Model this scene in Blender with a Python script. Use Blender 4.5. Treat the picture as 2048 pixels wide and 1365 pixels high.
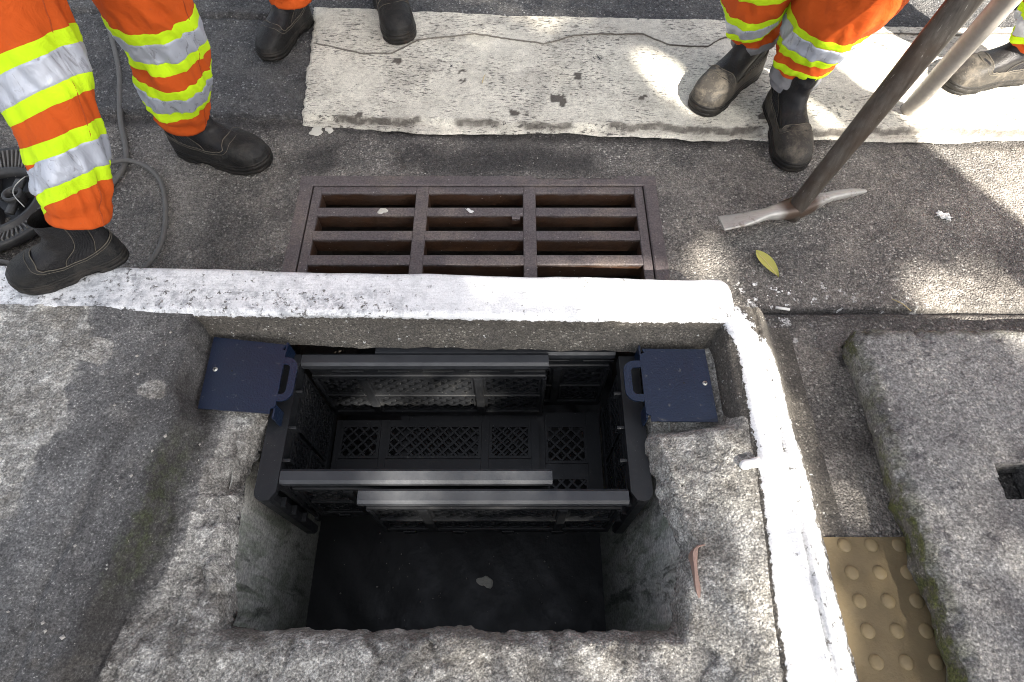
import bpy, math, random
import numpy as np
from mathutils import Vector, Matrix
R = math.radians
random.seed(7); rng = np.random.default_rng(7)
sc = bpy.context.scene
for o in list(bpy.data.objects): bpy.data.objects.remove(o)
COL = sc.collection
S = -0.12                      # street level; kerb top is z = 0

# ---------------------------------------------------------------- camera, sky, sun, exposure
cd = bpy.data.cameras.new('camera'); cam = bpy.data.objects.new('camera', cd); COL.objects.link(cam)
cd.lens = 21.375; cd.sensor_width = 36; cd.clip_start = 0.02; cd.clip_end = 2000
cam.location = (0, 0, 1.15); cam.rotation_euler = (R(90 - 61.5), 0, 0); sc.camera = cam

SUN_EL = R(42); SUN_AZ = Vector((0.5, -0.866, 0))          # horizontal direction towards the sun
w = bpy.data.worlds.new('World'); sc.world = w; w.use_nodes = True
nt = w.node_tree; nt.nodes.clear()
sky = nt.nodes.new('ShaderNodeTexSky'); sky.sky_type = 'NISHITA'; sky.sun_disc = False
sky.sun_elevation = SUN_EL; sky.sun_rotation = R(150); sky.dust_density = 4.0; sky.air_density = 1.0; sky.ozone_density = 1.0
hs = nt.nodes.new('ShaderNodeHueSaturation'); hs.inputs['Saturation'].default_value = 0.42
bg = nt.nodes.new('ShaderNodeBackground'); bg.inputs['Strength'].default_value = 0.06
wo = nt.nodes.new('ShaderNodeOutputWorld')
nt.links.new(sky.outputs[0], hs.inputs['Color']); nt.links.new(hs.outputs[0], bg.inputs[0]); nt.links.new(bg.outputs[0], wo.inputs[0])
sd = bpy.data.lights.new('sun', 'SUN'); sun = bpy.data.objects.new('sun', sd); COL.objects.link(sun)
sd.energy = 4.6; sd.angle = R(0.53); sd.color = (1.0, 0.93, 0.82)
tosun = (SUN_AZ * math.cos(SUN_EL) + Vector((0, 0, math.sin(SUN_EL)))).normalized()
sun.rotation_euler = tosun.to_track_quat('Z', 'Y').to_euler()
sc.view_settings.view_transform = 'Standard'; sc.view_settings.look = 'None'
sc.view_settings.exposure = 2.6; sc.view_settings.gamma = 1.0
sc.render.resolution_x = 1024; sc.render.resolution_y = 682
sc.render.engine = 'CYCLES'; sc.cycles.filter_width = 1.0

# ---------------------------------------------------------------- noise
def _h(ix, iy, seed):
    n = (ix.astype(np.int64) * 374761393 + iy.astype(np.int64) * 668265263 + seed * 1442695041) & 0x7fffffff
    n = ((n ^ (n >> 13)) * 1274126177) & 0x7fffffff
    n = ((n ^ (n >> 15)) * 668265263) & 0x7fffffff
    return ((n ^ (n >> 16)) & 0xffffff) / float(0xffffff)
def vn(x, y, seed=0):
    x = np.asarray(x, float); y = np.asarray(y, float)
    x, y = np.broadcast_arrays(x, y)
    ix = np.floor(x); iy = np.floor(y); fx = x - ix; fy = y - iy
    fx = fx * fx * fx * (fx * (fx * 6 - 15) + 10); fy = fy * fy * fy * (fy * (fy * 6 - 15) + 10)
    a = _h(ix, iy, seed); b = _h(ix + 1, iy, seed); c = _h(ix, iy + 1, seed); d = _h(ix + 1, iy + 1, seed)
    return (a + (b - a) * fx) * (1 - fy) + (c + (d - c) * fx) * fy
def fbm(x, y, f, octv=4, seed=0, g=0.5):                    # about -1..1
    t = 0; a = 1.0; s = 0
    for i in range(octv):
        t = t + a * (vn(np.asarray(x) * f + 17.3 * i, np.asarray(y) * f + 5.1 * i, seed + i) * 2 - 1); s += a; a *= g; f *= 2.03
    return t / s
def worley(x, y, f, seed=0):
    x = np.asarray(x) * f; y = np.asarray(y) * f
    ix = np.floor(x); iy = np.floor(y); best = np.full(x.shape, 9.0); cid = np.zeros(x.shape)
    for dx in (-1, 0, 1):
        for dy in (-1, 0, 1):
            px = ix + dx + _h(ix + dx, iy + dy, seed); py = iy + dy + _h(ix + dx, iy + dy, seed + 9)
            d = np.hypot(px - x, py - y); m = d < best
            best = np.where(m, d, best); cid = np.where(m, _h(ix + dx, iy + dy, seed + 21), cid)
    return best, cid
def sst(a, b, x):
    t = np.clip((np.asarray(x, float) - a) / (b - a), 0, 1); return t * t * (3 - 2 * t)
def ip(x, pts):
    p = sorted(pts); return np.interp(x, [q[0] for q in p], [q[1] for q in p])

# ---------------------------------------------------------------- mesh helpers
def tag(o, label=None, cat=None, group=None, kind=None):
    if label: o['label'] = label
    if cat: o['category'] = cat
    if group: o['group'] = group
    if kind: o['kind'] = kind
    return o
def setpar(o, parent):
    if parent is not None:
        o.parent = parent
        o.matrix_parent_inverse = Matrix.Translation(parent.location).inverted() if parent.type == 'EMPTY' else Matrix.Identity(4)
def mesh_obj(name, V, F, mat, parent=None, smooth=False, attrs=None):
    me = bpy.data.meshes.new(name)
    V = np.asarray(V, float)
    me.from_pydata(V.tolist(), [], F.tolist() if isinstance(F, np.ndarray) else F)
    me.update()
    if smooth: me.polygons.foreach_set('use_smooth', [True] * len(me.polygons))
    if attrs:
        for k, a in attrs.items():
            at = me.attributes.new(k, 'FLOAT', 'POINT'); at.data.foreach_set('value', np.asarray(a, float).ravel())
    me.materials.append(mat)
    o = bpy.data.objects.new(name, me); COL.objects.link(o); setpar(o, parent)
    return o
def empty(name, loc):
    o = bpy.data.objects.new(name, None); COL.objects.link(o); o.location = loc; o.empty_display_size = 0.05
    return o
def gridfaces(n, m, wrap=False):
    i, j = np.meshgrid(np.arange(n - 1), np.arange(m if wrap else m - 1), indexing='ij')
    j2 = (j + 1) % m
    return np.stack([i * m + j, (i + 1) * m + j, (i + 1) * m + j2, i * m + j2], -1).reshape(-1, 4)
def hfield(name, x0, x1, y0, y1, c, zf, mat, keep=None, warp=None, attrs=None, parent=None, smooth=True, snap=None):
    nx = int((x1 - x0) / c) + 1; ny = int((y1 - y0) / c) + 1
    X, Y = np.meshgrid(np.linspace(x0, x1, nx), np.linspace(y0, y1, ny), indexing='ij')
    if warp: X, Y = warp(X, Y)
    F = gridfaces(nx, ny)
    if snap:                                                   # pull rim vertices onto an iso line so that the broken edge is not stepped
        kp = keep((X.ravel()[F]).mean(1), (Y.ravel()[F]).mean(1)); fn, lv = snap
        for _ in range(3):
            d0 = fn(X, Y); gx = (fn(X + .001, Y) - d0) / .001; gy = (fn(X, Y + .001) - d0) / .001; g2 = np.maximum(gx * gx + gy * gy, .3)
            mv = np.where((d0 > lv) & (d0 < lv + .02), (d0 - lv) / g2, 0); X = X - mv * gx; Y = Y - mv * gy
        Z = zf(X, Y); F = F[kp]; keep0, keep = keep, (lambda a, b: np.ones(a.shape, bool))
    else: Z = zf(X, Y)
    if keep is not None:
        cx = X.ravel()[F].mean(1); cy = Y.ravel()[F].mean(1); F = F[keep(cx, cy)]
    V = np.stack([X, Y, Z], -1).reshape(-1, 3)
    A = {k: f(X, Y, Z).ravel() for k, f in (attrs or {}).items()}
    if keep is not None:
        used = np.unique(F); mp = np.zeros(len(V), int); mp[used] = np.arange(len(used))
        V = V[used]; F = mp[F]; A = {k: a[used] for k, a in A.items()}
    return mesh_obj(name, V, F, mat, parent, smooth, A)

class MB:
    def __init__(s): s.v = []; s.f = []
    def add(s, V, F):
        b = len(s.v); s.v += [tuple(p) for p in V]; s.f += [tuple(int(i) + b for i in q) for q in F]; return s
    def box(s, c, h, ax=None, bev=0.0):
        c = np.array(c, float); A = np.array(ax if ax is not None else np.eye(3), float)
        if bev <= 0:
            P = [c + A[0] * h[0] * i + A[1] * h[1] * j + A[2] * h[2] * k for i in (-1, 1) for j in (-1, 1) for k in (-1, 1)]
            return s.add(P, [(0, 1, 3, 2), (4, 6, 7, 5), (0, 4, 5, 1), (2, 3, 7, 6), (0, 2, 6, 4), (1, 5, 7, 3)])
        # chamfer along the first axis (long edges)
        b = min(bev, h[1] * .9, h[2] * .9); q = []
        for y, z in ((-h[1] + b, -h[2]), (h[1] - b, -h[2]), (h[1], -h[2] + b), (h[1], h[2] - b), (h[1] - b, h[2]), (-h[1] + b, h[2]), (-h[1], h[2] - b), (-h[1], -h[2] + b)):
            q.append((y, z))
        P = [c + A[0] * h[0] * i + A[1] * y + A[2] * z for i in (-1, 1) for y, z in q]
        n = 8
        F = [(k, (k + 1) % n, n + (k + 1) % n, n + k) for k in range(n)] + [tuple(range(n))[::-1], tuple(range(n, 2 * n))]
        return s.add(P, F)
    def b2(s, x0, x1, y0, y1, z0, z1, bev=0.0, long='x'):
        c = ((x0 + x1) / 2, (y0 + y1) / 2, (z0 + z1) / 2); h = [abs(x1 - x0) / 2, abs(y1 - y0) / 2, abs(z1 - z0) / 2]
        if long == 'x': return s.box(c, h, None, bev)
        if long == 'y': return s.box(c, (h[1], h[2], h[0]), ((0, 1, 0), (0, 0, 1), (1, 0, 0)), bev)
        return s.box(c, (h[2], h[0], h[1]), ((0, 0, 1), (1, 0, 0), (0, 1, 0)), bev)
    def tube(s, pts, rad, n=12, caps=True):
        pts = [np.array(p, float) for p in pts]; m = len(pts)
        rad = [rad] * m if np.isscalar(rad) else rad
        t0 = pts[1] - pts[0]; up = np.array([0, 0, 1.]) if abs(t0[2]) < .9 * np.linalg.norm(t0) else np.array([0, 1., 0])
        P = []; u = None
        for i in range(m):
            t = pts[min(i + 1, m - 1)] - pts[max(i - 1, 0)]; t /= np.linalg.norm(t)
            u = np.cross(t, up) if u is None else u - t * (u @ t)
            u /= np.linalg.norm(u); v = np.cross(t, u)
            for k in range(n):
                a = 2 * math.pi * k / n; P.append(pts[i] + (u * math.cos(a) + v * math.sin(a)) * rad[i])
        F = [(i * n + k, i * n + (k + 1) % n, (i + 1) * n + (k + 1) % n, (i + 1) * n + k) for i in range(m - 1) for k in range(n)]
        if caps: F += [tuple(range(n))[::-1], tuple(range((m - 1) * n, m * n))]
        return s.add(P, F)
    def lathe(s, prof, c, n=48, ax=None):
        A = np.array(ax if ax is not None else np.eye(3), float); c = np.array(c, float); P = []
        for r, z in prof:
            for k in range(n):
                a = 2 * math.pi * k / n; P.append(c + A[0] * r * math.cos(a) + A[1] * r * math.sin(a) + A[2] * z)
        m = len(prof)
        return s.add(P, [(i * n + k, i * n + (k + 1) % n, (i + 1) * n + (k + 1) % n, (i + 1) * n + k) for i in range(m - 1) for k in range(n)])
    def prism(s, poly, z0, z1):
        n = len(poly)
        return s.add([(x, y, z0) for x, y in poly] + [(x, y, z1) for x, y in poly],
                     [tuple(range(n))[::-1], tuple(range(n, 2 * n))] + [(k, (k + 1) % n, n + (k + 1) % n, n + k) for k in range(n)])
    def build(s, name, mat, parent=None, smooth=False):
        return mesh_obj(name, s.v, s.f, mat, parent, smooth)
def catmull(pts, n):
    P = np.array(pts, float); m = len(P)
    if m < 3: return np.array([P[0] + (P[-1] - P[0]) * t for t in np.linspace(0, 1, n)])
    E = np.vstack([2 * P[0] - P[1], P, 2 * P[-1] - P[-2]]); out = []
    for u in np.linspace(0, m - 1, n):
        i = min(int(u), m - 2); t = u - i; a, b, c, d = E[i:i + 4]
        out.append(.5 * (2 * b + (c - a) * t + (2 * a - 5 * b + 4 * c - d) * t * t + (3 * b - a - 3 * c + d) * t ** 3))
    return np.array(out)

# ---------------------------------------------------------------- material helpers
class M:
    def __init__(s, name, rough=.8, metal=0.0, spec=.4):
        s.m = bpy.data.materials.new(name); s.m.use_nodes = True; s.t = s.m.node_tree; s.t.nodes.clear()
        s.out = s.t.nodes.new('ShaderNodeOutputMaterial'); s.b = s.t.nodes.new('ShaderNodeBsdfPrincipled')
        s.t.links.new(s.b.outputs[0], s.out.inputs[0])
        s.b.inputs['Roughness'].default_value = rough; s.b.inputs['Metallic'].default_value = metal
        s.b.inputs['Specular IOR Level'].default_value = spec
        s.co = s.t.nodes.new('ShaderNodeTexCoord').outputs['Object']
    def put(s, sock, v):
        if isinstance(v, bpy.types.NodeSocket): s.t.links.new(v, sock)
        elif isinstance(v, (tuple, list)) and len(v) == 3 and sock.type == 'RGBA': sock.default_value = (*v, 1)
        else: sock.default_value = v
    def scale(s, v, co=None):
        n = s.t.nodes.new('ShaderNodeMapping'); s.put(n.inputs['Vector'], co or s.co); n.inputs['Scale'].default_value = v; return n.outputs[0]
    def noise(s, sc_, det=5, ro=.55, dist=0.0, co=None):
        n = s.t.nodes.new('ShaderNodeTexNoise'); s.put(n.inputs['Vector'], co or s.co)
        n.inputs['Scale'].default_value = sc_; n.inputs['Detail'].default_value = det; n.inputs['Roughness'].default_value = ro; n.inputs['Distortion'].default_value = dist
        return n.outputs['Fac']
    def vor(s, sc_, feat='F1', out='Distance', co=None, rnd=1.0):
        n = s.t.nodes.new('ShaderNodeTexVoronoi'); n.feature = feat; s.put(n.inputs['Vector'], co or s.co); n.inputs['Scale'].default_value = sc_
        n.inputs['Randomness'].default_value = rnd
        return n.outputs[out]
    def ramp(s, f, *st):
        n = s.t.nodes.new('ShaderNodeValToRGB'); e = n.color_ramp.elements
        while len(e) < len(st): e.new(.5)
        for q, (p, c) in zip(e, st):
            q.position = p; q.color = (c, c, c, 1) if np.isscalar(c) else (*c, 1)
        s.put(n.inputs[0], f); return n.outputs[0]
    def mix(s, f, a, b, bt='MIX'):
        n = s.t.nodes.new('ShaderNodeMix'); n.data_type = 'RGBA'; n.blend_type = bt
        s.put(n.inputs[0], f); s.put(n.inputs[6], a); s.put(n.inputs[7], b); return n.outputs[2]
    def ma(s, op, a, b=0.0, c=None, clamp=False):
        n = s.t.nodes.new('ShaderNodeMath'); n.operation = op; n.use_clamp = clamp; s.put(n.inputs[0], a); s.put(n.inputs[1], b)
        if c is not None: s.put(n.inputs[2], c)
        return n.outputs[0]
    def attr(s, k):
        n = s.t.nodes.new('ShaderNodeAttribute'); n.attribute_name = k; return n.outputs['Fac']
    def xyz(s, k):
        n = s.t.nodes.new('ShaderNodeSeparateXYZ'); s.put(n.inputs[0], s.co); return n.outputs[k]
    def bump(s, h, st=.5, d=.002, prev=None):
        n = s.t.nodes.new('ShaderNodeBump'); n.inputs['Strength'].default_value = st; n.inputs['Distance'].default_value = d
        s.put(n.inputs['Height'], h)
        if prev: s.put(n.inputs['Normal'], prev)
        return n.outputs[0]
    def done(s, col=None, rough=None, nrm=None):
        if col is not None: s.put(s.b.inputs['Base Color'], col)
        if rough is not None: s.put(s.b.inputs['Roughness'], rough)
        if nrm is not None: s.put(s.b.inputs['Normal'], nrm)
        return s.m

def grain(m, c, lo=.5, hi=1.6, sc_=260, co=None):
    return m.mix(1.0, c, m.ramp(m.noise(sc_, 2, .75, co=co), (.30, lo), (.5, 1.0), (.70, hi)), 'MULTIPLY')
def aggregate(m, fine=210, dark=(.03, .03, .032), mid=(.075, .072, .07), light=(.30, .29, .27), lf=.86, big=6):
    """stony asphalt / worn concrete: cells of stone in a dark binder, patchy at larger scale"""
    cell = m.vor(fine, out='Color'); sep = m.t.nodes.new('ShaderNodeSeparateColor'); m.put(sep.inputs[0], cell)
    c = m.ramp(sep.outputs[0], (0, dark), (.5, mid), (lf, mid), (lf + .06, light), (1, light))
    e = m.vor(fine)
    c = m.mix(m.ramp(e, (.25, 0.0), (.75, .55)), c, dark)
    p = m.noise(big, 6, .6)
    c = m.mix(m.ramp(p, (.32, .75), (.62, 0.0)), c, tuple(x * 1.1 for x in dark))
    h = m.ma('ADD', m.ma('MULTIPLY', m.ma('SUBTRACT', 1, e), .6), m.ma('MULTIPLY', m.noise(fine * 1.7, 3), .6))
    return c, h, e

def mat_asphalt():
    m = M('asphalt', .75); c, h, e = aggregate(m, 170, (.034, .034, .036), (.098, .097, .098), (.34, .34, .335), .92, 3.5)
    c = m.mix(m.ramp(m.noise(11, 6, .65), (.45, 0.0), (.72, .5)), c, (.15, .145, .135))
    c = grain(m, grain(m, c, .55, 1.6, 230), .7, 1.3, 60)
    return m.done(c, m.ramp(e, (.2, .55), (.8, .9)), m.bump(h, 1.0, .008))
def mat_gutter():
    m = M('gutter_concrete', .85); c, h, e = aggregate(m, 190, (.065, .062, .059), (.165, .153, .14), (.42, .40, .365), .88, 4)
    c = m.mix(m.ramp(m.noise(7, 7, .7), (.42, 0.0), (.66, .6)), c, (.24, .22, .195))
    c = m.mix(m.ramp(m.noise(3.1, 6, .7, .4), (.56, 0.0), (.68, .6)), c, (.05, .044, .040))
    c = m.mix(m.attr('stain'), c, (.026, .024, .024))
    c = m.mix(m.ma('MULTIPLY', m.attr('splash'), m.ramp(m.noise(46, 5, .6), (.60, 0.0), (.615, 1.0))), c, (.75, .75, .74))
    c = grain(m, grain(m, c, .42, 1.9, 230), .7, 1.35, 85)
    return m.done(c, m.ramp(e, (.2, .65), (.8, .95)), m.bump(h, .9, .008))
def mat_stripe():
    m = M('crosswalk_paint', .75)
    base = m.mix(m.noise(9, 6, .7), (.43, .41, .35), (.73, .70, .61))
    base = m.mix(m.ramp(m.noise(5, 6, .65, .6), (.5, 0.0), (.66, .6)), base, (.30, .28, .245))
    # scuffed tyre texture: short dark dashes along the road
    da = m.noise(1.0, 4, .7, co=m.scale((55, 190, 50)))
    zone = m.ramp(m.noise(5, 4, .6), (.40, 0.0), (.54, 1.0))
    wear = m.ma('MULTIPLY', m.ramp(da, (.54, 0.0), (.60, 1.0)), m.ma('MAXIMUM', zone, .12))
    pits = m.ramp(m.noise(170, 3, .6), (.64, 0.0), (.68, .8))
    c = m.mix(m.ma('MAXIMUM', m.ma('MULTIPLY', wear, .92), m.ma('MULTIPLY', pits, .6)), base, (.07, .065, .06))
    hole = m.ramp(m.noise(13, 5, .65), (.705, 0.0), (.712, 1.0))
    c = m.mix(hole, c, (.045, .046, .052))
    c = m.mix(m.attr('grime'), c, (.09, .08, .068)); c = grain(m, grain(m, c, .72, 1.2, 260), .82, 1.12, 35)
    h = m.ma('SUBTRACT', m.noise(200, 3, .6), m.ma('MULTIPLY', m.ma('MAXIMUM', wear, hole), 1.2))
    return m.done(c, None, m.bump(h, .55, .002))
def mat_kerb():
    m = M('kerb_paint', .75); p = m.attr('paint')
    cc, h, e = aggregate(m, 240, (.05, .046, .042), (.13, .118, .10), (.34, .32, .28), .92, 9)
    cc = m.mix(m.ramp(m.noise(14, 6, .7), (.45, 0.0), (.7, .8)), cc, (.055, .050, .043))
    spl = m.ramp(m.noise(60, 5, .75), (.655, 0.0), (.675, .85)); cc = m.mix(spl, cc, (.66, .66, .65))
    wh = m.mix(m.noise(7, 7, .75), (.58, .595, .62), (.88, .88, .88)); wh = grain(m, wh, .80, 1.1, 240)
    st = m.noise(1.0, 5, .7, co=m.scale((9, 130, 60)))
    wh = m.mix(m.ramp(st, (.52, 0.0), (.72, .5)), wh, (.40, .41, .43))
    wh = m.mix(m.ma('MULTIPLY', m.attr('worn'), m.ramp(m.noise(34, 7, .8), (.46, 0.0), (.60, .85))), wh, (.27, .28, .30))
    wh = m.mix(m.ma('MULTIPLY', m.attr('worn'), m.ramp(m.noise(7, 6, .7, .5), (.48, 0.0), (.66, .5))), wh, (.45, .46, .48))
    fac = m.ma('ADD', p, m.ma('MULTIPLY', m.ma('SUBTRACT', m.noise(75, 6, .75), .5), 1.7))
    chips = m.ramp(m.ma('SUBTRACT', m.noise(62, 6, .78), m.ma('MULTIPLY', m.attr('worn'), .075)), (.335, 1.0), (.35, 0.0))
    fac = m.ma('MULTIPLY', m.ramp(fac, (.46, 0.0), (.52, 1.0)), m.ma('SUBTRACT', 1.0, m.ma('MULTIPLY', chips, .85)))
    c = m.mix(fac, cc, wh)
    c = m.mix(m.ma('SUBTRACT', 1.0, fac), c, grain(m, c, .55, 1.6, 230))
    hh = m.ma('ADD', m.ma('MULTIPLY', h, m.ma('SUBTRACT', 1.15, fac)), m.ma('MULTIPLY', st, .35))
    return m.done(c, m.mix(fac, (.9,) * 3, (.6,) * 3), m.bump(hh, .7, .003))
def mat_pave():
    m = M('pavement_concrete', .9)
    lo = m.attr('rough'); ms = m.attr('moss'); shade_dirt = m.attr('dark')
    ca, ha, ea = aggregate(m, 200, (.18, .175, .163), (.35, .34, .31), (.58, .56, .52), .86, 7)      # old open concrete
    cb = m.mix(m.noise(16, 8, .72), (.085, .086, .088), (.19, .187, .182))                               # trowelled screed
    cb = m.mix(m.ramp(m.noise(3.4, 7, .72, .8), (.42, .0), (.60, .75)), cb, (.058, .057, .057))
    cb = m.mix(m.ramp(m.noise(230, 2, .6), (.66, 0.0), (.70, .7)), cb, (.30, .29, .27))
    c = m.mix(m.ramp(m.ma('ADD', lo, m.ma('MULTIPLY', m.ma('SUBTRACT', m.noise(18, 6, .7), .5), .8)), (.45, 0.0), (.58, 1.0)), cb, ca)
    c = m.mix(m.ramp(m.noise(5.5, 8, .75, .8), (.56, 0.0), (.74, .5)), c, (.34, .325, .295))
    c = m.mix(m.ma('MULTIPLY', shade_dirt, m.ramp(m.noise(20, 6, .7), (.3, .55), (.55, .95))), c, (.035, .033, .032))  # dirt plus painted-in shade along the recess lip
    c = m.mix(m.ma('MULTIPLY', ms, m.ramp(m.noise(38, 5, .7), (.44, 0.0), (.62, .8))), c, (.045, .055, .022))
    cr = m.vor(2.3, 'DISTANCE_TO_EDGE', co=m.mix(.12, m.co, m.t.nodes.new('ShaderNodeTexNoise').outputs['Color']))
    c = m.mix(m.ma('MULTIPLY', m.ramp(cr, (.001, .25), (.004, 0.0)), m.ma('SUBTRACT', 1.0, lo)), c, (.02, .02, .02))
    c = m.mix(m.ma('MULTIPLY', m.ramp(m.noise(22, 5, .6, .5), (.5, 0.0), (.56, .75)), lo), c, (.44, .43, .40))
    c = m.mix(m.ma('MULTIPLY', m.ramp(m.noise(31, 4, .6, .8), (.58, 0.0), (.62, .6)), lo), c, (.17, .165, .16))
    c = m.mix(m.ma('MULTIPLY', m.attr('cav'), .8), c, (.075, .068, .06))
    c = m.mix(m.ma('MULTIPLY', m.ramp(m.noise(6.5, 8, .75, .7), (.47, 0.0), (.60, .75)), lo), c, (.13, .12, .106))
    c = m.mix(m.ma('MULTIPLY', m.ramp(m.noise(16, 6, .72, .9), (.56, 0.0), (.64, .6)), lo), c, (.085, .08, .074))
    c = grain(m, grain(m, c, .45, 1.8, 230), .75, 1.28, 95)
    h = m.ma('ADD', m.ma('MULTIPLY', ha, m.ma('ADD', lo, .25)), m.ma('MULTIPLY', m.noise(120, 5, .7), .7))
    return m.done(c, None, m.bump(h, .6, .005))
def mat_pit():
    m = M('pit_wall', .75)
    c = m.mix(m.noise(8, 7, .7), (.42, .415, .39), (.68, .67, .63))
    stv = m.noise(1.0, 6, .7, .6, co=m.scale((26, 26, 5)))
    c = m.mix(m.ramp(stv, (.45, 0.0), (.6, .8)), c, (.27, .30, .23))
    c = m.mix(m.ramp(m.noise(1.0, 6, .7, .4, co=m.scale((14, 14, 3))), (.54, 0.0), (.64, .85)), c, (.045, .05, .04))
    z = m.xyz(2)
    c = m.mix(m.ramp(m.ma('ADD', m.ma('MULTIPLY', z, -1.0), m.ma('MULTIPLY', m.noise(9, 5), .25)), (.52, 0.0), (.92, .6)), c, (.06, .07, .058)); c = grain(m, c, .6, 1.4, 120)  # depth shading painted into the colour, over algae near the bottom
    return m.done(c, m.ramp(stv, (.4, .85), (.7, .45)), m.bump(m.noise(70, 6, .7), .7, .006))
def mat_lid():
    m = M('lid_concrete', .9)
    c, h, e = aggregate(m, 150, (.13, .127, .124), (.24, .235, .225), (.30, .285, .26), .9, 5)
    c = m.mix(m.ramp(m.noise(6, 7, .7, .4), (.5, 0.0), (.64, .7)), c, (.065, .06, .062))
    c = m.mix(m.ramp(m.noise(26, 4, .6), (.62, 0.0), (.66, .6)), c, (.04, .038, .042))
    c = m.mix(m.ramp(m.noise(9, 6, .7, .3), (.60, 0.0), (.72, .5)), c, (.36, .345, .31))
    c = m.mix(m.ma('MULTIPLY', m.attr('moss'), m.ramp(m.noise(30, 6, .72), (.40, 0.0), (.56, .9))), c, (.065, .075, .02))
    c = m.mix(m.ma('MULTIPLY', m.attr('moss'), m.ramp(m.noise(55, 4, .7), (.56, 0.0), (.64, .7))), c, (.03, .03, .022))
    c = m.mix(m.ma('MULTIPLY', m.attr('moss'), .62), c, (.052, .046, .036)); c = m.mix(m.ramp(m.noise(48, 6, .75, .4), (.60, 0.0), (.66, .75)), c, (.05, .047, .05)); c = m.mix(m.ramp(m.noise(64, 5, .7), (.63, 0.0), (.68, .7)), c, (.40, .385, .35)); c = m.mix(m.ma('MULTIPLY', m.attr('moss'), m.ramp(m.noise(30, 6, .72), (.46, 0.0), (.58, .85))), c, (.06, .066, .02))
    c = grain(m, grain(m, c, .45, 1.8, 220), .75, 1.3, 85)
    return m.done(c, None, m.bump(m.ma('ADD', h, m.noise(60, 5, .7)), .6, .005))
def mat_simple(name, c1, c2, sc_=30, rough=.6, metal=0, bumpst=.2, bsc=200, spec=.4, bd=.001):
    m = M(name, rough, metal, spec)
    return m.done(m.mix(m.noise(sc_, 6, .65), c1, c2), m.ramp(m.noise(sc_ * 1.7, 4), (.3, max(rough - .12, .05)), (.7, min(rough + .12, 1))), m.bump(m.noise(bsc, 4, .6), bumpst, bd))
def mat_iron():
    m = M('cast_iron', .55, .0, .5)
    c = m.mix(m.noise(13, 7, .75), (.05, .042, .046), (.12, .10, .098))
    c = m.mix(m.ramp(m.noise(5, 6, .7, .3), (.48, 0.0), (.62, .8)), c, (.15, .122, .105)); c = grain(m, c, .6, 1.45, 200)
    z = m.xyz(2)                                             # rust below the worn top
    rust = m.ramp(m.ma('ADD', m.ma('MULTIPLY', m.ma('SUBTRACT', -.122, z), 60), m.ma('MULTIPLY', m.noise(30, 5), 1.0)), (.6, 0.0), (1.0, 1.0))
    c = m.mix(rust, c, m.mix(m.noise(25, 6, .7), (.018, .013, .010), (.075, .032, .014)))
    c = m.mix(m.ramp(m.noise(140, 3, .6), (.70, 0.0), (.72, .6)), c, (.5, .49, .46))
    return m.done(c, m.ramp(m.noise(18, 5), (.35, .42), (.65, .75)), m.bump(m.noise(90, 6, .7), .6, .004))
def mat_leather(name, c1, c2, dust=.6, dc=(.16, .13, .095)):
    m = M(name, .42, 0, .22)
    c = m.mix(m.noise(25, 5), c1, c2)
    d = m.ma('MULTIPLY', m.ramp(m.noise(19, 8, .75, .5), (.47, 0.0), (.66, 1.0)), dust)
    d = m.ma('MAXIMUM', d, m.ma('MULTIPLY', m.ramp(m.noise(150, 3, .7), (.60, 0.0), (.68, .7)), dust))
    c = m.mix(d, c, dc)
    c = m.mix(m.ma('MULTIPLY', m.ramp(m.noise(9, 6, .6), (.64, 0.0), (.70, .8)), dust), c, (.17, .085, .035))
    return m.done(c, m.ma('ADD', .36 + .22 * min(dust, .7), m.ma('MULTIPLY', d, .5)), m.bump(m.vor(380), .3, .002, m.bump(m.noise(38, 6, .65, 1.0), .45, .006)))
def mat_cloth(name, c1, c2, rough=.85, sc_=9):
    m = M(name, rough, 0, .2)
    c = m.mix(m.noise(sc_, 5, .6), c1, c2); c = m.mix(m.ramp(m.noise(11, 7, .75, .6), (.56, 0.0), (.78, .45)), c, tuple(x * .45 + .01 for x in c1)); c = m.mix(m.ramp(m.noise(120, 4, .7), (.66, 0.0), (.72, .3)), c, (.10, .085, .07))
    wv = m.ma('ADD', m.ma('SINE', m.ma('MULTIPLY', m.xyz(2), 3200)), m.ma('SINE', m.ma('MULTIPLY', m.ma('ADD', m.xyz(0), m.xyz(1)), 3200)))
    return m.done(c, None, m.bump(m.noise(24, 7, .72, 1.2), .5, .009, m.bump(wv, .08, .0004)))
def mat_silver():
    m = M('reflective_silver', .45, .35, .5)
    cr = m.noise(1.0, 6, .65, 1.2, co=m.scale((60, 60, 16)))
    c = m.mix(m.ramp(cr, (.36, .7), (.44, 0.0)), (.40, .43, .50), (.17, .17, .19))
    return m.done(c, None, m.bump(cr, .5, .005))
def mat_bracket():
    m = M('blue_enamel', .3, .0, .45)
    c = m.mix(m.noise(10, 5), (.004, .0095, .024), (.007, .016, .042))
    c = m.mix(m.ramp(m.noise(60, 5, .7), (.62, 0.0), (.70, .35)), c, (.20, .19, .17))
    return m.done(c, None, m.bump(m.noise(230, 2, .5), .5, .002))
def mat_plastic():
    m = M('black_plastic', .42, 0, .38)
    c = m.mix(m.noise(18, 5), (.006, .0065, .008), (.012, .013, .015))
    c = m.mix(m.ramp(m.noise(260, 3, .6), (.69, 0.0), (.72, .5)), c, (.30, .29, .27)); c = m.mix(m.ramp(m.noise(12, 7, .75), (.55, 0.0), (.75, .35)), c, (.06, .058, .052))
    return m.done(c, m.ramp(m.noise(30, 6, .7), (.3, .36), (.7, .56)), m.bump(m.noise(400, 3), .12, .0006))
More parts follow.
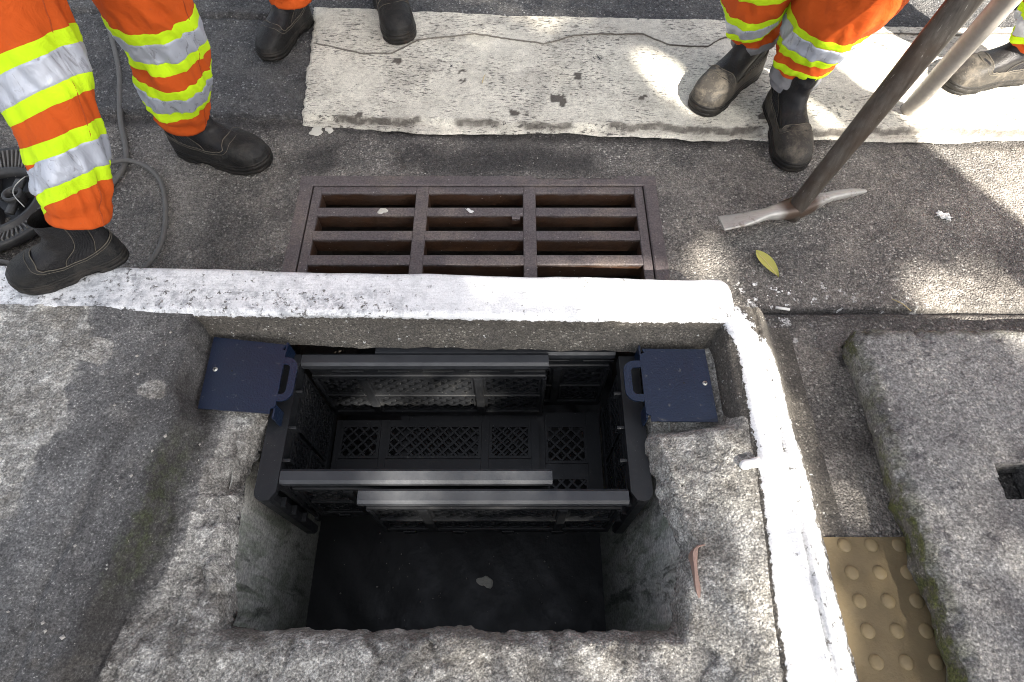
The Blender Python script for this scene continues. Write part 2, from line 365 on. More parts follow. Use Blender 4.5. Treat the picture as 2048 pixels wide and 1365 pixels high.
def mat_handle():
    m = M('worn_pick_handle', .4, .25, .5)
    st = m.noise(1.0, 6, .7, .3, co=m.scale((110, 70, 7)))
    c = m.mix(m.ramp(st, (.3, 0.0), (.7, 1.0)), (.028, .022, .018), (.105, .092, .08))
    c = m.mix(m.ramp(m.noise(9, 6, .7), (.5, 0.0), (.66, .7)), c, (.045, .028, .018))
    c = m.mix(m.ramp(m.noise(1.0, 6, .75, co=m.scale((220, 160, 24))), (.62, 0.0), (.68, .7)), c, (.36, .34, .31))
    return m.done(c, m.ramp(st, (.3, .28), (.7, .55)), m.bump(st, .3, .002))
def mat_steel():
    m = M('pick_steel', .45, .35, .5)
    st = m.noise(1.0, 6, .7, co=m.scale((40, 160, 160)))
    c = m.mix(st, (.22, .215, .205), (.50, .49, .46))
    c = m.mix(m.attr('eye'), c, m.mix(m.noise(40, 6, .7), (.035, .025, .02), (.10, .065, .045)))
    c = m.mix(m.ramp(m.noise(22, 6, .7), (.55, 0.0), (.66, .7)), c, (.10, .07, .05))
    return m.done(c, None, m.bump(m.noise(120, 5, .7), .3, .0015))
def mat_leafg(name, c1, c2):
    m = M(name, .55, 0, .4); return m.done(m.mix(m.noise(20, 5), c1, c2))

MAT = dict(
    asphalt=mat_asphalt(), gutter=mat_gutter(), stripe=mat_stripe(), kerb=mat_kerb(), pave=mat_pave(), pit=mat_pit(), lid=mat_lid(), iron=mat_iron(),
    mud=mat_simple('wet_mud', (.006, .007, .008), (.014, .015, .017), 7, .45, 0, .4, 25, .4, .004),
    plastic=mat_plastic(), bracket=mat_bracket(), zinc=mat_simple('zinc_screw', (.42, .43, .40), (.55, .55, .5), 90, .4, .7),
    vamp=mat_leather('dusty_leather', (.0065, .0065, .007), (.014, .014, .014), .32, (.072, .066, .058)), vamp_tan=mat_leather('dry_dusty_leather', (.022, .020, .018), (.042, .038, .033), .75, (.135, .118, .095)),
    shaft=mat_leather('smooth_leather', (.008, .008, .009), (.014, .014, .016), .06), rubber=mat_leather('rubber_sole', (.007, .007, .007), (.015, .014, .013), .4, (.07, .06, .05)),
    stitch=mat_simple('tan_stitch', (.05, .045, .036), (.13, .115, .09), 80, .8),
    orange=mat_cloth('orange_cloth', (.43, .062, .008), (.53, .09, .012)), lime=mat_cloth('lime_cloth', (.42, .66, .008), (.52, .74, .015)), silver=mat_silver(),
    greycloth=mat_cloth('grey_cloth', (.14, .14, .15), (.22, .22, .23)), skin=mat_simple('skin', (.30, .16, .10), (.36, .2, .13), 20, .5),
    rail=mat_simple('skylit_black_rail', (.014, .016, .020), (.042, .044, .048), 26, .4, 0, .2, 300, .5), hat=mat_simple('helmet_plastic', (.75, .75, .72), (.8, .8, .78), 10, .3), glove=mat_cloth('glove_leather', (.35, .30, .22), (.45, .38, .28)),  # rail tone lifted and blued, standing in for sky light on the rails
    handle=mat_handle(), steel=mat_steel(), pole=mat_simple('grey_pole', (.30, .275, .25), (.46, .43, .40), 45, .45, .3, .3, 180),
    cable=mat_simple('grey_cable', (.075, .072, .068), (.13, .125, .118), 30, .65, 0, .3, 120), reel=mat_simple('reel_plastic', (.018, .018, .019), (.05, .05, .05), 60, .45, 0, .2, 150),
    leafy=mat_leafg('yellow_leaf', (.30, .30, .06), (.45, .42, .12)), leafg=mat_leafg('tree_leaf', (.04, .08, .02), (.08, .12, .03)), bark=mat_simple('bark', (.06, .045, .035), (.12, .10, .08), 20, .9, 0, .8, 40, .3, .01),
    paper=mat_simple('white_paper', (.62, .62, .60), (.78, .78, .76), 60, .8, 0, .5, 90), tile=mat_simple('ochre_tile', (.075, .058, .033), (.185, .138, .07), 14, .75, 0, .5, 160, .4, .002),
    dome=mat_simple('ochre_dome', (.10, .078, .045), (.24, .18, .09), 22, .6, 0, .4, 200), clay=mat_simple('terracotta', (.24, .155, .125), (.34, .235, .195), 50, .85, 0, .6, 120),
    pebble=mat_simple('pebble', (.22, .21, .19), (.40, .38, .35), 12, .85, 0, .6, 150), whitepaint=mat_simple('thick_white_paint', (.72, .72, .72), (.84, .84, .83), 30, .55, 0, .4, 60),
    ground=mat_simple('far_ground', (.13, .125, .12), (.2, .19, .18), 2, .9), polec=mat_simple('pole_concrete', (.26, .25, .24), (.36, .35, .33), 5, .9, 0, .5, 60), gum=mat_simple('old_gum', (.42, .41, .36), (.56, .54, .48), 80, .8),
    seam=mat_simple('orange_seam', (.28, .045, .008), (.36, .06, .01), 60, .9), hair=mat_simple('hair', (.02, .015, .01), (.03, .02, .015)), dark_wall=mat_simple('dark_chamber', (.03, .027, .023), (.09, .075, .06), 9, .9, 0, .8, 40, .3, .01), straw=mat_simple('dry_straw', (.45, .36, .18), (.55, .45, .25)),  # throat walls get a plain dark mottled base colour
)

# ================================================================ SETTING
# ---- far ground: one sheet to the horizon with the detailed area cut out
X0, X1, Y0, Y1 = -2.2, 2.4, -.6, 2.9
g = MB(); B = 600; zg = S - .02
g.add([(-B, -B, zg), (B, -B, zg), (B, B, zg), (-B, B, zg), (X0 + .02, Y0 + .02, zg), (X1 - .02, Y0 + .02, zg), (X1 - .02, Y1 - .02, zg), (X0 + .02, Y1 - .02, zg)],
      [(0, 1, 5, 4), (1, 2, 6, 5), (2, 3, 7, 6), (3, 0, 4, 7)])
tag(g.build('ground', MAT['ground']), kind='structure')

# ---- road and gutter
def road_edge(x): return ip(x, [(-2.3, 1.53), (-1.54, 1.489), (-.93, 1.446), (-.61, 1.435), (-.035, 1.395), (.84, 1.375), (1.5, 1.37), (2.5, 1.36)]) + .016 * fbm(x, x * 0 + 3, 5, 4, 5) + .008 * fbm(x, x * 0, 26, 3, 8)
GR = (-.585, .398, .795, 1.212)             # grate frame outline
def gutter_z(x, y):
    z = S + .004 * fbm(x, y, 5, 4, 1) + .0022 * fbm(x, y, 60, 3, 2) + .0012 * fbm(x, y, 140, 2, 4)
    z = z - .010 * sst(.05, 0, np.abs(y - road_edge(x) + .02)) * sst(.2, .6, vn(x * 4, y * 0, 3))
    ck = np.abs(y - .767 - .012 * fbm(x, x * 0, 3, 3, 6)); z = z - .02 * sst(.012, .003, ck) * (x > .45)
    # hairline cracks running from the grate corners
    for (a, b, c, d_) in ((-.62, 1.235, -.75, 1.44), (-.30, 1.24, -.36, 1.40), (.42, 1.26, .62, 1.37)):
        t = np.clip(((x - a) * (c - a) + (y - b) * (d_ - b)) / ((c - a) ** 2 + (d_ - b) ** 2), 0, 1)
        dd = np.hypot(x - a - t * (c - a) + .012 * fbm(x, y, 14, 3, 3), y - b - t * (d_ - b) + .012 * fbm(x, y, 14, 3, 30)); z = z - .006 * sst(.009, .002, dd)
    m = np.maximum(np.maximum(GR[0] - x, x - GR[1]), y - GR[3]); z = z + .0025 * sst(.06, .015, m) * sst(.3, .7, vn(x * 9, y * 9, 12))
    return z
def st_attr(X, Y, Z):
    a = sst(.05, .0, np.abs(Y - road_edge(X) + .018)) * .75
    a = np.maximum(a, .8 * sst(.10, .02, np.abs(Y - 1.262 - .03 * fbm(X, Y, 6, 3, 2))) * sst(-.7, -.55, X) * sst(.42, .2, X) * sst(.25, .6, vn(X * 7, Y * 7, 5)))
    a = np.maximum(a, .9 * sst(.02, .004, np.abs(Y - .767)) * (X > .45))
    a = np.maximum(a, .55 * sst(.45, .62, vn(X * 3.1, Y * 3.1, 8)) * sst(-.6, -.8, X) * sst(1.2, 1.0, Y))
    return a
def sp_attr(X, Y, Z):
    return np.maximum(sst(.17, .03, np.hypot((X - .66) * .9, (Y - .83) * 1.9)), .35 * sst(.3, .1, np.hypot(X - .9, (Y - .79) * 3)))
hfield('gutter', X0, X1, .74, 1.54, .0062, gutter_z, MAT['gutter'],
       keep=lambda x, y: ~((x > GR[0] + .012) & (x < GR[1] - .012) & (y < GR[3] - .012) & (y > .7)) & ~((x < .47) & (y < .775)), attrs={'stain': st_attr, 'splash': sp_attr})
tag(bpy.data.objects['gutter'], kind='structure')
def road_z(x, y):
    d = y - road_edge(x)
    z = S + .011 + .004 * fbm(x, y, 4, 4, 21) + .003 * fbm(x, y, 70, 3, 22)
    z = z - .03 * sst(.010, -.004, d)
    return z + .008 * sst(-.006, .004, y - newer(x)) * sst(-.5, -.62, x) - .016 * sst(.010, .002, np.abs(y - newer(x) + .006)) * sst(-.55, -.7, x)
def newer(x): return 1.915 - .045 * (x + .9) + .012 * fbm(x, x * 0, 9, 4, 31)
road = tag(hfield('road', X0, X1, 1.33, 2.9, .0075, road_z, MAT['asphalt'], keep=lambda x, y: y > road_edge(x) - .012), kind='structure')

# ---- crosswalk stripe: cream paint over the asphalt edge and the gutter lip
def top_y(x): return ip(x, [(-.7, 1.945), (-.04, 1.895), (.62, 1.875), (1.27, 1.835), (2.4, 1.82)]) + .008 * fbm(x, x * 0, 8, 4, 41)
def surf_z(x, y):
    e = road_edge(x); return np.where(y > e, road_z(x, y), gutter_z(x, y))
def smooth_street(x, y):
    d = y - road_edge(x)
    return S + .0015 + .0165 * sst(-.003, .004, d) + .0032 * fbm(x, y, 4, 4, 21) * .5
def stripe_sheet(name, xa, xb, lo, hi, dz, parent):
    n = int((xb - xa) / .006); mm = 96
    s = np.linspace(0, 1, n)[:, None]; t = np.linspace(0, 1, mm)[None, :]
    xl = xa + .010 * fbm(t * 3, t * 0, 4, 4, 51) + .035 * t * (xa < -.5) * -1 + .03 * (xa < -.5)
    X = xl + (xb - xl) * s; L = lo(X); H_ = hi(X); Y = L + (H_ - L) * t
    Z = smooth_street(X, Y) + dz + .0012 * fbm(X, Y, 90, 3, 52)
    V = np.stack([X, Y, Z], -1); edge = (t * 0 + s * 0).copy(); edge = np.zeros_like(X)
    Z2 = Z.copy(); Z2[0, :] -= .006; Z2[-1, :] -= .006; Z2[:, 0] -= .006; Z2[:, -1] -= .006; V[..., 2] = Z2
    gr = .9 * sst(.011, .002, np.abs(Y - road_edge(X) - .001 - .006 * fbm(X, Y, 40, 3, 66))) * sst(.2, .4, vn(X * 9, Y * 0 + 2, 61)) + .35 * sst(.05, 0, Y - L) * sst(.3, .7, vn(X * 5, Y * 0, 62)) + .3 * sst(.3, .65, vn(X * 5, Y * 9, 64)) * sst(.09, .02, np.abs(Y - H_ + .05))
    for (hx, hy, hr) in ((-.168, 1.60, .024), (.141, 1.493, .026), (-.36, 1.665, .010), (.205, 1.60, .016), (.40, 1.50, .012), (-.45, 1.44, .014), (.02, 1.44, .012), (.75, 1.42, .02)): gr = np.maximum(gr, 1.0 * (np.hypot((X - hx) * .8, Y - hy) + 1.9 * hr * fbm(X, Y, 40, 4, 67) < hr * .8))
    gr = np.clip(gr, 0, 1)
    if dz > .006: gr = gr * .4 + .9 * sst(.006, .001, Y - L)
    return mesh_obj(name, V.reshape(-1, 3), gridfaces(n, mm), MAT['stripe'], parent, True, {'grime': gr.ravel()})
def low_y(x): return ip(x, [(-.7, 1.40), (-.3, 1.385), (.05, 1.372), (.5, 1.352), (1.0, 1.35), (2.4, 1.36)]) + .009 * fbm(x, x * 0, 11, 4, 43) + .014 * fbm(x, x * 0, 3, 2, 44)
st = stripe_sheet('crosswalk_stripe', -.645, 2.2, low_y, top_y, .0045, road)
st['label'] = 'worn cream crosswalk paint across the asphalt edge'
def flap_y(x): return ip(x, [(-.7, 1.80), (-.6, 1.74), (-.47, 1.70), (-.38, 1.705), (-.3, 1.765), (-.12, 1.80), (0, 1.77), (.1, 1.745), (.2, 1.79), (.42, 1.80), (.5, 1.74), (.62, 1.735), (.68, 1.78), (.8, 1.80), (2.4, 1.79)]) + .006 * fbm(x, x * 0, 14, 3, 45)
fl = stripe_sheet('paint_layer', -.655, 2.2, flap_y, lambda x: top_y(x) - .003, .0085, road)

# ---- main kerb: swept profile with paint on top and bare concrete on the pit side
def kerb_front(x): return .6865 - .0168 * (x + .1)
def kerb_back(x): return .803 - .0268 * (x + .1) + .004 * fbm(x, x * 0, 6, 4, 71)
nx = 420; xs = np.linspace(X0, .498, nx)[:, None]
prof = []
for k in range(10): prof.append((0.0, -.112 + .098 * k / 9))                 # pit side, upwards
for a in np.linspace(0, 90, 6)[1:]: prof.append((.014 * (1 - math.cos(R(a))), -.014 + .014 * math.sin(R(a))))
for k in range(1, 16): prof.append((('f', k / 16.0), 0))
for a in np.linspace(0, 90, 6): prof.append((('b', .016 * (1 - math.sin(R(a)))), -.016 + .016 * math.cos(R(a))))
for k in range(1, 6): prof.append((('b', -.004 * k / 5), -.016 - .13 * k / 5))
prof.append((('b', .0), -.15)); prof.append((.012, -.116))
np_ = len(prof); KX = np.repeat(xs, np_, 1); KY = np.zeros((nx, np_)); KZ = np.zeros((nx, np_)); KP = np.zeros((nx, np_))
end = np.sqrt(np.clip(1 - ((xs[:, 0] - .468) / .0305).clip(0, 1) ** 2, 0.0, 1))
for j, (q, z) in enumerate(prof):
    f = kerb_front(xs[:, 0]); b = kerb_back(xs[:, 0]); mid = (f + b) / 2
    f = mid + (f - mid) * (.55 + .45 * end); b = mid + (b - mid) * (.62 + .38 * end)
    if isinstance(q, tuple): y = f + .014 + (b - .016 - f - .014) * q[1] if q[0] == 'f' else b - q[1]
    else: y = f + q
    KY[:, j] = y; KZ[:, j] = z - (1 - end) * .014 * (z > -.02)
face = np.array([j < 10 for j in range(np_)])
n1 = fbm(KX + KY * 3, KZ + KY, 7, 4, 72); n2 = fbm(KX, KZ * 1 + KY, 45, 4, 73)
KY += np.where(face, -.006 * n1 - .0035 * n2, 0) + np.where(face, -.022 * sst(-.04, -.112, KZ), 0)
KZ += np.where((KZ > -.02), .0012 * n1 + .0006 * n2, 0)
KZ += np.where(KZ < -.09, .008 * fbm(KX, KX * 0, 9, 4, 75), 0) * face
KZ -= .004 * sst(.006, .001, np.abs(KX + .86 + .01 * fbm(KY, KY, 20, 3, 77))) * (KZ > -.03)
KP = np.where(face, .75 - sst(-.006, -.034, KZ - .010 * n1), 1.0)
WORN = np.clip(np.maximum(sst(.0, -.5, KX), .35) * (.55 + .6 * sst(.04, .0, KY - kerb_front(KX))) + .5 * sst(.5, .7, vn(KX * 4, KY * 14, 125)), 0, 1)
kerb = mesh_obj('kerb', np.stack([KX, KY, KZ], -1).reshape(-1, 3), np.vstack([gridfaces(nx, np_)]), MAT['kerb'], None, True, {'paint': KP.ravel(), 'worn': WORN.ravel()})
cap = MB(); cap.add([(KX[-1, j], KY[-1, j], KZ[-1, j]) for j in range(np_)], [tuple(range(np_))])
mesh_obj('kerb_end', cap.v, cap.f, MAT['kerb'], kerb, False, {'paint': KP[-1], 'worn': KP[-1] * 0})
tag(kerb, kind='structure')

# ---- side kerb of the ramp: painted strip sloping down to the ramp surface
def ramp_z(x, y): return -.116 + (.76 - y) * .045 + .002 * fbm(x, y, 8, 4, 81) + .0012 * fbm(x, y, 90, 3, 82)
def x_in(y): return ip(y, [(-.6, .43), (-.016, .467), (.19, .477), (.38, .491), (.62, .494), (.665, .474), (.73, .45)]) + .004 * fbm(y, y * 0, 9, 4, 83)
def ledge_r(x, y): return -.024 - .046 * sst(.475, .33, x) - .062 * sst(.43, .475, y) * sst(.475, .452, x) + rubble(x, y) * .6 * (1 - .8 * sst(.44, .49, y))
def facets(x, y, f, seed):
    x = np.asarray(x) * f; y = np.asarray(y) * f; ix = np.floor(x); iy = np.floor(y)
    b = np.full(x.shape, 9.0); b2 = np.full(x.shape, 9.0); z = np.zeros(x.shape)
    for dx in (-1, 0, 1):
        for dy in (-1, 0, 1):
            a, c = ix + dx, iy + dy; px = a + _h(a, c, seed); py = c + _h(a, c, seed + 9); d = np.hypot(px - x, py - y); m = d < b
            b2 = np.where(m, b, np.minimum(b2, d))
            z = np.where(m, _h(a, c, seed + 3) - .5 + (x - px) * (_h(a, c, seed + 4) - .5) * 1.6 + (y - py) * (_h(a, c, seed + 5) - .5) * 1.6, z); b = np.where(m, d, b)
    return z - .35 * sst(.12, .0, b2 - b)
def rubble(x, y):
    wx, wy = x + .012 * fbm(x, y, 14, 3, 194), y + .012 * fbm(x, y, 14, 3, 195)
    k1 = sst(-.15, .2, fbm(x, y, 5, 3, 196)); k2 = sst(-.1, .25, fbm(x, y, 9, 3, 197))
    return .0095 * facets(wx, wy, 15, 191) * k1 + .0075 * facets(wx, wy, 42, 192) * np.maximum(k2, .3 * k1) + .007 * fbm(x, y, 5, 4, 93) + .0022 * fbm(x, y, 90, 3, 94)
def rubble_old(x, y):
    d1, c1 = worley(x + .01 * fbm(x, y, 20, 3, 94), y + .01 * fbm(x, y, 20, 3, 95), 17, 91); d2, c2 = worley(x, y, 48, 92)
    return .014 * (.55 - d1) * (c1 > .35) + .0055 * (.5 - d2) * (c2 > .3) + .012 * fbm(x, y, 6, 4, 93) + .003 * fbm(x, y, 70, 3, 94)
def strip_z(x, y):
    a = x - x_in(y); z = -.013 + .003 * fbm(x, y, 12, 4, 84) + .0015 * fbm(x, y, 60, 3, 85) + 0 * x
    rz = ramp_z(x, y)
    t = sst(.545, .625 + .01 * fbm(y, y * 0, 6, 3, 86), x); z = z * (1 - t) + (rz + .0015) * t
    z = z - .010 * sst(.006, .0, np.abs(x - .541 - .005 * fbm(y, y * 0, 14, 3, 87)))
    lz = ledge_r(x, y) - .004
    k = sst(.008, -.016, a); return z * (1 - k) + np.minimum(lz, z) * k - .012 * sst(-.02, -.04, a)
def strip_p(X, Y, Z):
    a = X - x_in(Y)
    out = ip(Y, [(-.6, .605), (-.017, .608), (.2, .617), (.40, .615), (.52, .598), (.60, .575), (.66, .545), (.70, .53), (.76, .52)]) + .010 * fbm(Y, Y * 0, 12, 4, 131)
    return .95 * sst(-.012, .006, a) * sst(.035, -.05, X - out) * (1 - .25 * sst(.006, .0, np.abs(X - .541)) * (vn(X * 0, Y * 20, 124) > .5))
side = hfield('side_kerb', .425, .66, Y0, .72, .0045, strip_z, MAT['kerb'], attrs={'paint': strip_p, 'worn': lambda X, Y, Z: .15 + .75 * sst(.53, .56, X) + .5 * sst(.012, .0, np.abs(X - .541))}, keep=lambda x, y: ~((x < .44) & (y > .66)) & ~((x < .47) & (y > .70)))
tag(side, kind='structure')
ramp = hfield('ramp', .61, X1, Y0, .768, .0075, lambda x, y: ramp_z(x, y) - .012 * sst(.755, .768, y), MAT['gutter'],
              attrs={'stain': lambda X, Y, Z: .55 * sst(.70, .765, Y) + .8 * (worley(X, Y, 11, 88)[0] < .2) * (worley(X, Y, 11, 88)[1] > .8), 'splash': lambda X, Y, Z: .55 * sst(.2, .02, X - .6) * sst(.5, .75, Y)})
tag(ramp, kind='structure')
# tactile paving on the ramp
tz = lambda y: -.116 + (.76 - y) * .045 + .0065
t_ = MB(); xs_ = (.585, .84)
for (ya, yb) in ((.232, -.018), (-.022, -.272), (-.276, -.526)):
    t_ = MB(); t_.add([(xs_[0], ya, tz(ya)), (xs_[1], ya, tz(ya)), (xs_[1], yb, tz(yb)), (xs_[0], yb, tz(yb)), (xs_[0], ya, tz(ya) - .02), (xs_[1], ya, tz(ya) - .02), (xs_[1], yb, tz(yb) - .02), (xs_[0], yb, tz(yb) - .02)],
          [(0, 3, 2, 1), (0, 1, 5, 4), (1, 2, 6, 5), (2, 3, 7, 6), (3, 0, 4, 7)])
    tile = t_.build('tactile_tile', MAT['tile'], ramp)
    for i in range(5):
        for j in range(3):
            cx = .650 + .053 * j; cy = ya - .016 - .0505 * i
            if cx > .79: continue
            d = MB(); d.lathe([(.0135, 0), (.0125, .0025), (.0095, .0042), (.004, .005), (.0003, .0051)], (cx, cy, tz(cy) - .0006), 16)
            d.build('dome', MAT['dome'], tile, True)

# ---- pavement with the lid recess, ledge and broken opening
def x_lip(y): return ip(y, [(-.6, -.78), (-.1, -.765), (.11, -.735), (.24, -.708), (.38, -.69), (.455, -.668), (.52, -.696), (.69, -.706)]) + .006 * fbm(y, y * 0, 8, 4, 101)
def open_d(x, y):
    xl = ip(y, [(-.2, -.55), (.07, -.550), (.21, -.570), (.36, -.588), (.46, -.56), (.50, -.548), (.66, -.545)]); xr = ip(y, [(-.2, .30), (.055, .300), (.12, .315), (.21, .343), (.306, .312), (.41, .300), (.66, .315)])
    yn = .060 + .01 * fbm(x, x * 0, 5, 3, 103)
    return np.minimum(np.minimum(x - xl, xr - x), y - yn) + .009 * fbm(x, y, 9, 4, 104) + .006 * fbm(x, y, 45, 3, 105)
def pave_z(x, y):
    a = x - x_lip(y)                                          # >0 inside the recess
    top = .004 * fbm(x, y, 3, 4, 111) + .0012 * fbm(x, y, 50, 3, 112) - .006 * sst(-.22, -.02, a) + .003 * sst(.02, -.02, x + .87 + .05 * fbm(y, y * 0, 3, 3, 113)) * (1 + fbm(x, y, 60, 3, 114))
    top = top - .010 * sst(.012, .0, np.abs(a + .09 - .05 * fbm(y, y * 0, 2, 2, 116))) * sst(.45, .2, y) * .5
    wdt = ip(y, [(-.6, .022), (.3, .018), (.47, .010), (.69, .008)])
    k = sst(-.005, 1, a / wdt); k = np.clip(a / wdt + .25 * fbm(x, y, 18, 4, 119), 0, 1); k = k * k * (3 - 2 * k)
    led = -.078 - .016 * sst(.0, .12, a) + .45 * rubble(x, y)
    od = open_d(x, y)
    led = led + .75 * rubble(x, y) * sst(-.09, -.01, od)
    near = sst(.10, .02, y); led = led * (1 - near) + (-.066 + .02 * sst(0, -.25, y) + rubble(x, y) * .62) * near
    rr = sst(.25, .30, x); led = led * (1 - rr) + ledge_r(x, y) * rr
    led = led - (.02 + .6 * (led + .062)) * sst(.455, .50, y) * ((x < -.5) | (x > .28))
    z = top * (1 - k) + led * k
    return z - .020 * sst(-.014, .002, od) - .05 * sst(.0, .014, od)
def moss_a(X, Y, Z):
    a = X - x_lip(Y); return sst(.045, .0, np.abs(a - .005)) * sst(.5, .3, Y) * .8 * sst(.35, .6, vn(X * 9, Y * 6, 120))
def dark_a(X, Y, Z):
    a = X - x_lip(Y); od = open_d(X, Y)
    fc = sst(-.006, .002, a + .006 * fbm(X, Y, 30, 3, 129)) * sst(.055, .022, a + .018 * fbm(X, Y, 12, 3, 130))  # lip face mask: shade of the step put into the colour
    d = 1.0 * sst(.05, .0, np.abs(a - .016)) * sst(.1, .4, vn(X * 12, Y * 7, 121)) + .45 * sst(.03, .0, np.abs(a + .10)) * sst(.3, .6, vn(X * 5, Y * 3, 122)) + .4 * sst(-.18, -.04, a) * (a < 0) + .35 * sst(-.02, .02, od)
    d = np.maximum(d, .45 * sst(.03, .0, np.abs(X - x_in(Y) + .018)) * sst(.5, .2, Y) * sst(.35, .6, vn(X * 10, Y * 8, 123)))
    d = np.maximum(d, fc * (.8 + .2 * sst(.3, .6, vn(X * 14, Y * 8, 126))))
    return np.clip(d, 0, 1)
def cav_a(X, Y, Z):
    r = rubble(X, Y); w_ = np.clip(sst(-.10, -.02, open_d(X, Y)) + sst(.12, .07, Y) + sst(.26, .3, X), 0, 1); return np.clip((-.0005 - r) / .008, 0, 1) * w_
def rough_a(X, Y, Z):
    a = X - x_lip(Y); return np.clip(sst(1.15, .85, np.hypot((X + .745) / .036, (Y - .515) / .022) + .8 * fbm(X, Y, 20, 3, 127)) + sst(1.15, .9, np.hypot((X + .90) / .05, (Y - .60) / .03) + .9 * fbm(X, Y, 14, 3, 128)) + sst(-.20, -.26, a + .06 * fbm(X, Y, 4, 4, 117)) + sst(-.06, -.005, open_d(X, Y)) + .62 * sst(.03, .07, a) * (X < -.4) + sst(.11, .06, Y) * (a > .03) + sst(.26, .3, X), 0, 1)
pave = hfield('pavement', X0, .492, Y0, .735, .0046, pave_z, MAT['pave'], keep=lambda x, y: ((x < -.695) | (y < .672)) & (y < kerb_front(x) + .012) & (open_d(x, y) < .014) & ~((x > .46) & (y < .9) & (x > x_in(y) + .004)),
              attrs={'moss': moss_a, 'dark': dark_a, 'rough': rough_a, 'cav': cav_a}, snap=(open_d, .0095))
tag(pave, kind='structure')
# ---- pit below the opening
def wallgrid(name, P00, P10, P01, P11, nrm, parent, amp=.006, n=90, m=70, mat='pit'):
    s = np.linspace(0, 1, n)[:, None, None]; t = np.linspace(0, 1, m)[None, :, None]
    P00, P10, P01, P11 = [np.array(p, float) for p in (P00, P10, P01, P11)]
    P = (P00 * (1 - s) + P10 * s) * (1 - t) + (P01 * (1 - s) + P11 * s) * t
    q = P @ np.array([1, .7, 0.]); d = amp * fbm(q, P[..., 2], 7, 5, 131) + .3 * amp * fbm(q, P[..., 2], 40, 3, 132)
    P = P + d[..., None] * np.array(nrm, float)
    return mesh_obj(name, P.reshape(-1, 3), gridfaces(n, m), MAT[mat], parent, True)
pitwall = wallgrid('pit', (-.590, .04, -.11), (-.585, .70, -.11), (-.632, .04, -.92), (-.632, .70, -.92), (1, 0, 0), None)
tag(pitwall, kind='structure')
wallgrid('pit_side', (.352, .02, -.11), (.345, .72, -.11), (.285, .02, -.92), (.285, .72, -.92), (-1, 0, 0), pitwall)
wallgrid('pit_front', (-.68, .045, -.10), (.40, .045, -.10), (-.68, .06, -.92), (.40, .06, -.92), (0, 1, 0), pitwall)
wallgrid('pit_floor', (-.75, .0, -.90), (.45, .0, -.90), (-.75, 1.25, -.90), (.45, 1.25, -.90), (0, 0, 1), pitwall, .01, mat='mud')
wallgrid('throat_back', (-.577, 1.178, -.14), (.388, 1.178, -.14), (-.577, 1.17, -.92), (.388, 1.17, -.92), (0, 1, 0), pitwall, .012, mat='dark_wall')
wallgrid('throat_side', (-.60, .68, -.12), (-.575, 1.2, -.132), (-.60, .68, -.92), (-.575, 1.2, -.92), (1, 0, 0), pitwall, .008, mat='dark_wall')
wallgrid('throat_side', (.38, .68, -.12), (.385, 1.2, -.132), (.36, .68, -.92), (.385, 1.2, -.92), (1, 0, 0), pitwall, .008, mat='dark_wall')

# ---- loose concrete lid lying on the ramp
def lid_left(y): return .762 + .008 * fbm(y, y * 0, 5, 4, 141) + .006 * fbm(y, y * 0, 30, 3, 142)
LZ = lambda y: -.116 + (.76 - y) * .045 + .082
nl, ml = 190, 170; lx1, ly0, ly1 = 1.72, -.55, .672
u = np.linspace(0, 1, nl)[:, None]; v = np.linspace(0, 1, ml)[None, :]
LY = ly0 + (ly1 + .006 * fbm(u * 3, u * 0, 3, 3, 143) - ly0) * v; cxr = sst(.64, .672, LY) * .012
LX = lid_left(LY) + cxr + (lx1 - lid_left(LY) - cxr) * u
edge = np.minimum(np.minimum(LX - lid_left(LY), ly1 - LY), .2)
LT = LZ(LY) + .003 * fbm(LX, LY, 4, 4, 144) + .0028 * fbm(LX, LY, 34, 4, 145) - .008 * sst(.014, 0, edge) - .008 * (worley(LX, LY, 24, 146)[0] < .25) * sst(.06, .0, edge)
top = np.stack([LX, LY, LT], -1).reshape(-1, 3); F = gridfaces(nl, ml)
HX, HY = (.946, 1.036), (.290, .362)
cx = top[F][:, :, 0].mean(1); cy = top[F][:, :, 1].mean(1); wob = .006 * fbm(cx, cy, 30, 3, 147)
F = F[~((cx > HX[0] + wob) & (cx < HX[1] + wob) & (cy > HY[0] + wob) & (cy < HY[1] + wob))]
V = [top]; base = len(top); FS = [F]; moss = [np.zeros(len(top)) + .25 * sst(.03, 0, edge.ravel())]
ring = [i * ml for i in range(nl - 1, -1, -1)] + list(range(1, ml)) + [i * ml + ml - 1 for i in range(1, nl)] + [(nl - 1) * ml + j for j in range(ml - 2, 0, -1)]
prev = np.array(ring); rp = top[ring]; rows = 9
nrm = np.zeros_like(rp); c0 = rp.mean(0)
for i, p in enumerate(rp):
    if abs(p[0] - lid_left(p[1])) < .05 and p[1] < ly1 - .002: nrm[i] = (-1, 0, 0)
    elif p[1] > ly1 - .03: nrm[i] = (0, 1, 0)
    elif p[1] < ly0 + .01: nrm[i] = (0, -1, 0)
    else: nrm[i] = (1, 0, 0)
for r in range(1, rows + 1):
    q = rp.copy(); f = r / rows
    q[:, 2] = rp[:, 2] * (1 - f) + (-.116 + (.76 - rp[:, 1]) * .045 - .002) * f
    bul = (.006 * math.sin(f * 3.0) + .010 * fbm(rp[:, 0] * 1 + rp[:, 1], rp[:, 1] * 0 + f * .09, 22, 4, 148) - .012 * f * f)
    q += nrm * bul[:, None]
    idx = np.arange(len(q)) + base; V.append(q); moss.append(np.where(nrm[:, 0] < 0, 1.0, .4) * sst(-.6, .1, fbm(rp[:, 1], rp[:, 1] * 0 + 3, 5, 3, 149)) + .15)
    nxt = np.roll(np.arange(len(q)), -1)
    FS.append(np.stack([prev, prev[nxt], idx[nxt], idx], -1)); prev = idx; base += len(q)
